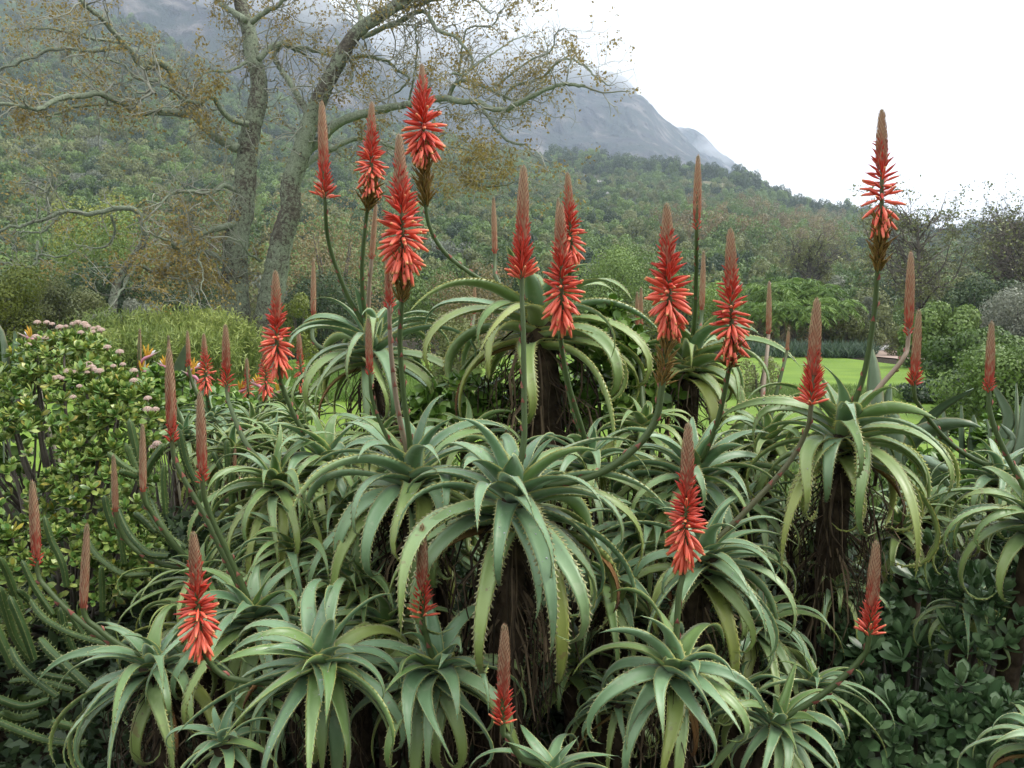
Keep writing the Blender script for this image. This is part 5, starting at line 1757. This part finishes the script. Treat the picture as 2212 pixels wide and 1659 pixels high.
def ribbed_stem(path, r, tone, ribs=6):
    n = 22
    c = spline(path, n)
    t, s, u = frames(c)
    f = np.linspace(0, 1, n)
    rr = r * np.interp(f, [0, 0.1, 0.85, 0.95, 1.0], [0.8, 0.95, 1.0, 0.8, 0.22])
    k = ribs * 2
    a = np.arange(k) * 2 * math.pi / k
    rad = np.where(np.arange(k) % 2 == 0, 1.0, 0.70)
    v = c[:, None] + (rr[:, None] * rad)[:, :, None] * (np.cos(a)[None, :, None] * s[:, None] + np.sin(a)[None, :, None] * u[:, None])
    i = np.arange(n - 1)[:, None] * k
    j = np.arange(k)[None]
    j2 = (j + 1) % k
    mb = MB()
    col = np.stack([np.repeat(f, k), np.tile(np.where(np.arange(k) % 2 == 0, 1.0, 0.0), n), np.full(n * k, tone)], 1)
    e = (n - 1) * k
    mb.add(np.vstack([v.reshape(-1, 3), c[-1] + t[-1] * r * 0.25]), np.stack([i + j, i + j2, i + k + j2, i + k + j], -1).reshape(-1, 4), [(e + x, e + (x + 1) % k, n * k) for x in range(k)], np.vstack([col, (1, 0.4, tone)]))
    L = np.linalg.norm(np.diff(c, axis=0), axis=1).sum()
    m_ = max(6, int(L / 0.013))
    st = np.linspace(0.03, 0.96, m_)
    for q in range(ribs):
        A_ = v[:, q * 2]
        b = np.stack([np.interp(st, f, A_[:, x]) for x in range(3)], 1)
        o = unit(b - np.stack([np.interp(st, f, c[:, x]) for x in range(3)], 1))
        d = np.stack([np.interp(st, f, t[:, x]) for x in range(3)], 1)
        sd = np.cross(o, d)
        T = np.stack([b - d * 0.002, b + d * 0.002, b + sd * 0.0018, b + o * 0.0065 + 0.002 * rng.standard_normal((m_, 3))], 1).reshape(-1, 3)
        aa = np.arange(m_)[:, None] * 4
        mb.add(T, None, np.concatenate([aa + (0, 1, 3), aa + (1, 2, 3), aa + (2, 0, 3)]), (0.5, 1.0, tone))
    return mb.mesh('stem', M_RIB)


def ribbed_plant(label, base, stems, f, name='columnar_succulent'):
    t = thing(name, base, label, 'succulent', 'ribbed columnar succulents')
    for i, (pts, r, d0, d1) in enumerate(stems):
        n = len(pts)
        path = [P(*f(x, y), lerp(d0, d1, k / (n - 1))) - base for k, (x, y) in enumerate(pts)]
        link('stem', ribbed_stem(path, px(d0, r * random.uniform(0.6, 0.82)), random.random(), 5 + i % 2), t)
    return t


fL = lambda x, y: (x * 0.3359, 1106 + y * 0.3359)
fU = lambda x, y: (x * 0.3359, 553 + y * 0.3359)
ribbed_plant('clump of green ribbed columns sprawling at the low left edge', floor_at(90, 2.45), [
    ([(430, 480), (400, 330), (330, 180), (285, 30)], 11, 2.3, 2.3), ([(970, 400), (800, 400), (680, 330), (600, 250), (560, 160)], 11, 2.2, 2.3),
    ([(340, 660), (220, 480), (140, 310)], 11, 2.2, 2.2), ([(760, 870), (500, 800), (330, 720), (240, 640), (195, 560)], 12, 2.05, 2.1),
    ([(580, 1130), (450, 1010), (330, 900), (255, 810)], 14, 1.95, 2.05), ([(370, 1190), (200, 1060), (110, 960), (70, 870)], 13, 2.0, 2.05),
    ([(220, 950), (150, 750), (60, 540)], 14, 2.15, 2.15), ([(210, 960), (100, 800), (40, 620), (0, 480)], 13, 2.25, 2.2), ([(140, 640), (60, 420), (0, 290)], 13, 2.35, 2.3),
    ([(560, 1490), (350, 1480), (150, 1420), (-60, 1330)], 14, 2.1, 2.1), ([(660, 640), (655, 480), (650, 350)], 9, 2.35, 2.35), ([(930, 550), (850, 540), (765, 525)], 9, 2.3, 2.25),
    ([(320, 1210), (150, 1250), (-40, 1190)], 12, 2.2, 2.2), ([(500, 960), (420, 760), (385, 610)], 11, 2.2, 2.2), ([(560, 830), (440, 640), (400, 560)], 10, 2.3, 2.3),
    ([(480, 1150), (300, 1100), (180, 1080), (60, 1090)], 11, 2.25, 2.25), ([(520, 1090), (400, 1070), (240, 1040)], 10, 2.3, 2.3), ([(300, 700), (180, 560), (110, 500)], 12, 2.35, 2.3),
    ([(90, 1000), (20, 850), (-50, 700)], 14, 2.1, 2.1), ([(250, 1300), (120, 1330), (0, 1290)], 12, 2.25, 2.2), ([(520, 1400), (420, 1370), (330, 1350)], 12, 2.1, 2.1),
    ([(160, 760), (110, 640), (110, 500)], 12, 2.4, 2.35), ([(80, 760), (20, 640), (-20, 500)], 13, 2.3, 2.3)], fL)
ribbed_plant('upright ribbed green columns between the pink flowered bush and the aloes', floor_at(330, 2.7), [
    ([(910, 1480), (880, 1280), (830, 1050)], 14, 2.55, 2.55), ([(885, 1400), (845, 1300), (815, 1210)], 12, 2.5, 2.5), ([(880, 1400), (780, 1340), (695, 1265)], 11, 2.45, 2.45),
    ([(930, 1420), (980, 1320), (1060, 1210)], 12, 2.45, 2.45), ([(1065, 1660), (1050, 1450), (1055, 1340)], 10, 2.35, 2.35), ([(1300, 1520), (1200, 1330), (1150, 1110)], 12, 2.5, 2.5),
    ([(1010, 1660), (940, 1540), (905, 1430)], 12, 2.35, 2.35), ([(1490, 1660), (1495, 1450), (1485, 1380)], 10, 2.4, 2.4), ([(1380, 1640), (1400, 1480), (1420, 1400)], 10, 2.4, 2.4),
    ([(1470, 1420), (1465, 1280), (1460, 1180)], 12, 2.6, 2.6), ([(1440, 1400), (1400, 1330), (1370, 1260)], 9, 2.6, 2.6), ([(1510, 1430), (1560, 1330), (1600, 1280)], 9, 2.6, 2.6),
    ([(730, 1760), (690, 1640), (670, 1540)], 11, 2.4, 2.4), ([(1200, 1880), (1050, 1780), (960, 1640), (920, 1480)], 12, 2.25, 2.35), ([(1130, 1880), (1020, 1700), (960, 1560)], 12, 2.3, 2.35),
    ([(1090, 1930), (950, 1910), (830, 1790), (750, 1620), (715, 1500)], 12, 2.2, 2.3), ([(800, 1980), (770, 1800), (740, 1660)], 10, 2.35, 2.35), ([(1000, 1780), (920, 1700), (860, 1650)], 11, 2.4, 2.4),
    ([(880, 1420), (820, 1400), (770, 1385)], 10, 2.45, 2.4), ([(1330, 1700), (1290, 1580), (1290, 1500)], 10, 2.35, 2.35)], fU)

# ------------------------------------------------------------------ bird of paradise
m = Mat('paddle_leaf', 0.42, 0.45)
r, g, b = m.attr()
n1 = m.noise(12.0, 3.0, 'World')
m.col(m.mix(m.ramp(g, [(0.8, 0.0), (1.0, 0.6)]), m.ramp(m.math('ADD', m.math('MULTIPLY', n1, 0.5), m.math('MULTIPLY', b, 0.5)), [(0.2, (0.085, 0.14, 0.08)), (0.8, (0.19, 0.26, 0.165))]), (0.36, 0.30, 0.16)))
M_PADDLE = m.m
m = Mat('petal_yellow', 0.5, 0.3)
m.col((0.70, 0.42, 0.05))
m.translucent((0.70, 0.42, 0.05), 0.2)
M_YEL = m.m
m = Mat('petal_white', 0.5, 0.3)
m.col((0.72, 0.72, 0.76))
M_WHITE = m.m
m = Mat('beak_pink', 0.5, 0.3)
r, g, b = m.attr()
m.col(m.ramp(r, [(0.0, (0.42, 0.12, 0.20)), (0.5, (0.55, 0.25, 0.30)), (1.0, (0.30, 0.34, 0.22))]))
M_BEAK = m.m


def blade(path, W, fold=0.35, tone=0.5, petiole=0.35):
    """long stalked paddle leaf, folded along its midrib"""
    n = 16
    c = spline(path, n)
    t, s, u = frames(c)
    f = np.linspace(0, 1, n)
    w_ = np.where(f < petiole, 0.0035, W * np.sin(np.clip((f - petiole) / (1 - petiole), 0, 1) ** 0.8 * math.pi) ** 0.75 * 0.5 + 0.003)
    rot = rng.random() * 6.28
    s2 = s * math.cos(rot) + u * math.sin(rot)
    u2 = np.cross(s2, t)
    o = lambda a, h: c + s2 * (a * w_)[:, None] + u2 * (h * w_)[:, None]
    th = np.full(n, 0.004) / np.maximum(w_, 0.002)
    ring = np.stack([o(-1, fold), o(-0.5, fold * 0.42), c, o(0.5, fold * 0.42), o(1, fold), c + u2 * -(0.0045 + 0.002 * (f < petiole))[:, None]], 1)
    k = 6
    i = np.arange(n - 1)[:, None] * k
    j = np.arange(k)[None]
    j2 = (j + 1) % k
    col = np.stack([np.repeat(f, k), np.tile([1, 0.4, 0, 0.4, 1, 0.2], n), np.full(n * k, tone)], 1)
    return MB().add(ring.reshape(-1, 3), np.stack([i + j, i + j2, i + k + j2, i + k + j], -1).reshape(-1, 4), None, col).mesh('leaf', M_PADDLE)


def paddle_plant(label, base, leaves, W, group):
    t = thing('bird_of_paradise', base, label, 'plant', group)
    for pts in leaves:
        link('leaf', blade([P(*q) - base for q in pts], W * random.uniform(0.75, 1.15), random.uniform(0.15, 0.5), random.random()), t)
    return t


fR = lambda x, y, d: (1468.9 + x * 0.3359, 553 + y * 0.3359, d)
PG = 'bird of paradise plants behind the aloes'
b = floor_at(1950, 2.9)
paddle_plant('broad paddle leaved plant beside the lawn behind the big dark trunked aloe', b, [
    [fR(1400, 1640, 2.9), fR(1440, 1300, 2.85), fR(1560, 1080, 2.8), fR(1700, 950, 2.75), fR(1890, 855, 2.7)],
    [fR(1420, 1640, 2.9), fR(1470, 1230, 2.8), fR(1620, 1110, 2.7), fR(1800, 1075, 2.6), fR(1930, 1100, 2.6)],
    [fR(1380, 1640, 2.9), fR(1380, 1200, 2.9), fR(1360, 950, 2.9)], [fR(1330, 1640, 3.0), fR(1250, 1200, 3.0), fR(1245, 900, 3.0), fR(1240, 600, 3.0)],
    [fR(1340, 1640, 3.0), fR(1320, 1200, 3.0), fR(1355, 820, 3.0)], [fR(1430, 1640, 2.9), fR(1530, 1300, 2.9), fR(1640, 1330, 2.8), fR(1830, 1400, 2.7)],
    [fR(1450, 1640, 2.9), fR(1650, 1400, 2.7), fR(1800, 1580, 2.6)], [fR(1500, 1640, 2.9), fR(1720, 1290, 2.9), fR(1660, 1100, 2.9), fR(1640, 1020, 2.9)]], 0.062, PG)
b = floor_at(2090, 3.2)
paddle_plant('cluster of upright narrow paddle leaves under the two bud stalks', b, [
    [fR(1850, 1640, 3.2), fR(1800, 1200, 3.2), fR(1810, 960, 3.2)], [fR(1880, 1640, 3.2), fR(1900, 1250, 3.2), fR(1890, 1020, 3.2)], [fR(1780, 1640, 3.2), fR(1700, 1200, 3.2), fR(1690, 960, 3.2)],
    [fR(1990, 1640, 3.1), fR(2060, 1200, 3.1), fR(2110, 1040, 3.1), fR(2010, 820, 3.1)], [fR(2000, 1640, 3.1), fR(2140, 1200, 3.1), fR(2165, 820, 3.1)], [fR(1960, 1640, 3.1), fR(1990, 1200, 3.1), fR(1975, 1050, 3.1)],
    [fR(2040, 1640, 3.0), fR(2190, 1200, 3.0), fR(2210, 900, 3.0)], [fR(2020, 1640, 3.1), fR(2100, 1300, 3.0), fR(2150, 1180, 3.0), fR(2060, 1080, 3.0)]], 0.048, PG)
b = floor_at(300, 4.4)
pl = paddle_plant('bird of paradise with yellow flowers above the pink flowered bush', b, [
    [(300, 1000, 4.4), (322, 850, 4.4), (330, 800, 4.4)], [(300, 1000, 4.4), (290, 860, 4.4), (275, 800, 4.4)], [(310, 1000, 4.4), (345, 860, 4.4), (358, 820, 4.4)], [(20, 1000, 4.2), (28, 760, 4.2), (32, 715, 4.2)], [(10, 1000, 4.2), (5, 760, 4.2), (-10, 690, 4.2)]], 0.09, PG)
b2 = floor_at(420, 4.8)
pr = paddle_plant('bird of paradise with yellow flowers among small red aloes', b2, [
    [(400, 1000, 4.8), (382, 840, 4.8), (405, 738, 4.7)], [(420, 1000, 4.8), (440, 860, 4.8), (450, 800, 4.8)], [(400, 1000, 4.8), (380, 860, 4.8), (370, 820, 4.8)], [(560, 1000, 4.8), (590, 880, 4.8), (597, 835, 4.8)]], 0.08, PG)


def bird_flower(plant, base, u, v, d, flip, s=0.085):
    p = P(u, v, d) - base
    z0 = -p[2]
    mb = MB()
    tube(mb, spline([(p[0] * 0.6, p[1] * 0.6, 0), (p[0] * 0.9, p[1], p[2] * 0.6), tuple(p)], 10), np.linspace(0.008, 0.006, 10), 6, (0.9, 0, 0))
    st = link('flower_stalk', mb.mesh('flower_stalk', M_BEAK), plant)
    mb = MB()
    tube(mb, spline([p - (0.02 * flip, 0, 0.03), p, p + (0.5 * s * flip, 0, 0.22 * s), p + (s * flip, 0, 0.5 * s)], 10), np.interp(np.linspace(0, 1, 10), [0, 0.3, 1], [0.006, 0.011, 0.0015]), 6, np.stack([np.linspace(0, 1, 10), np.zeros(10), np.zeros(10)], 1))
    link('beak', mb.mesh('beak', M_BEAK), st)
    for k, (dx, dz, mt, ln) in enumerate([(-0.1, 1.0, M_YEL, 0.9), (0.22, 1.0, M_YEL, 0.95), (0.5, 0.75, M_YEL, 0.8), (0.75, 0.7, M_WHITE, 0.75)]):
        d_ = unit(np.array((dx * flip, 0.15 * (k - 1.5), dz)))
        q = p + np.array((0.12 * s * flip, 0, 0.05 * s))
        sd = unit(np.cross(d_, (0.2, 1, 0.1))) * 0.008
        f = np.linspace(0, 1, 6)
        w_ = np.sin(np.clip(f * 0.96 + 0.04, 0, 1) * math.pi) ** 0.7
        c = q + d_ * (f * s * ln)[:, None]
        up = np.cross(d_, sd)
        V = np.concatenate([c - sd * w_[:, None], c + up * 0.5 * w_[:, None], c + sd * w_[:, None], c - up * 0.25 * w_[:, None]])
        qd = [(a * 6 + i, a * 6 + i + 1, ((a + 1) % 4) * 6 + i + 1, ((a + 1) % 4) * 6 + i) for a in range(4) for i in range(5)]
        link('petal', MB().add(V, qd).mesh('petal', mt), st)


for u, v, fl in [(312, 775, 1), (303, 808, 1), (72, 735, -1)]:
    bird_flower(pl, b, u, v, 4.3, fl)
for u, v, fl in [(362, 795, -1), (412, 800, 1), (422, 815, -1), (516, 848, 1), (562, 835, -1), (596, 850, 1)]:
    bird_flower(pr, b2, u, v, 4.6, fl, 0.08)

# ------------------------------------------------------------------ litter and low growth on the bed
n = 34000  # dark weeds added to block light and deepen the gaps between the aloes
X = rng.uniform(-2.6, 2.6, n)
Y = rng.uniform(1.95, 4.2, n)
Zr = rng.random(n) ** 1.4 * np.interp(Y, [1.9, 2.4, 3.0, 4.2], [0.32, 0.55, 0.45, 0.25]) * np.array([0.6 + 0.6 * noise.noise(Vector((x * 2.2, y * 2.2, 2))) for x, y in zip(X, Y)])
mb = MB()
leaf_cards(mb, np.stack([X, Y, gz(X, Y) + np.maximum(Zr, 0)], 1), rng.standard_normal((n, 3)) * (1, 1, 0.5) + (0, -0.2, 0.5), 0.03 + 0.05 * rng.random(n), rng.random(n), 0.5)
tag(link('gap_shading_undergrowth', mb.mesh('gap_shading_undergrowth', G_FOL[DARK])), 'dark green weedy undergrowth added to darken the gaps under the aloes', 'undergrowth', kind='stuff')

n = 9000
X = rng.uniform(-3.4, 3.4, n)
Y = rng.uniform(1.2, 6.5, n)
mb = MB()
leaf_cards(mb, np.stack([X, Y, gz(X, Y) + 0.004], 1), rng.standard_normal((n, 3)) * (1, 1, 0.25) + (0, 0, 0.1), 0.05 + 0.08 * rng.random(n), rng.random(n), 0.3)
mb.c = [c * (1, 1, 0.55) for c in mb.c]
tag(link('leaf_litter', mb.mesh('leaf_litter', AL_SKIRT)), 'brown dead leaf litter covering the soil of the bed', 'litter', kind='stuff')
n = 11000
X = rng.uniform(-4.5, 4.5, n)
Y = rng.uniform(1.5, 9.0, n)
kp = np.array([noise.noise(Vector((x * 1.1, y * 1.1, 5))) > -0.08 for x, y in zip(X, Y)]) | (Y > 4.5)
X, Y = X[kp], Y[kp]
n = len(X)
mb = MB()
leaf_cards(mb, np.stack([X, Y, gz(X, Y)], 1), rng.standard_normal((n, 3)) * (0.6, 0.6, 0.3) + (0, 0, 0.8), 0.05 + 0.16 * rng.random(n), rng.random(n), 0.35)
tag(link('ground_cover', mb.mesh('ground_cover', G_FOL[GREEN])), 'low green leafy ground cover between the aloe stems', 'ground cover', kind='stuff')

# ------------------------------------------------------------------ tall unseen trees added behind the viewer to block sky light from the bed
for i, (x, y, hh, rr) in enumerate([(-8.0, -10.0, 8.0, 3.4), (-1.5, -11.0, 8.5, 3.6), (5.5, -10.5, 8.0, 3.4), (13.0, -8.5, 7.0, 3.0)]):
    t = thing('added_shade_tree', (x, y, float(gz(x, y)) - 0.05), 'dense dark green tree added out of view behind the viewer to shade the bed', 'tree', 'added shade trees behind the viewer')
    link('crown', crown_mb(lobes_for(hh, rr * 1.25, rr * 1.25, 16, 0.06), 5200, 0.5).mesh('crown', G_FOL[DARK]), t)
    mb = MB()
    tube(mb, spline([(0, 0, -0.1), (0.1, 0, hh * 0.3), (0, 0.1, hh * 0.7)], 8), np.linspace(0.28, 0.08, 8), 8, lump=0.05)
    link('trunk', mb.mesh('trunk', M_BARK), t)
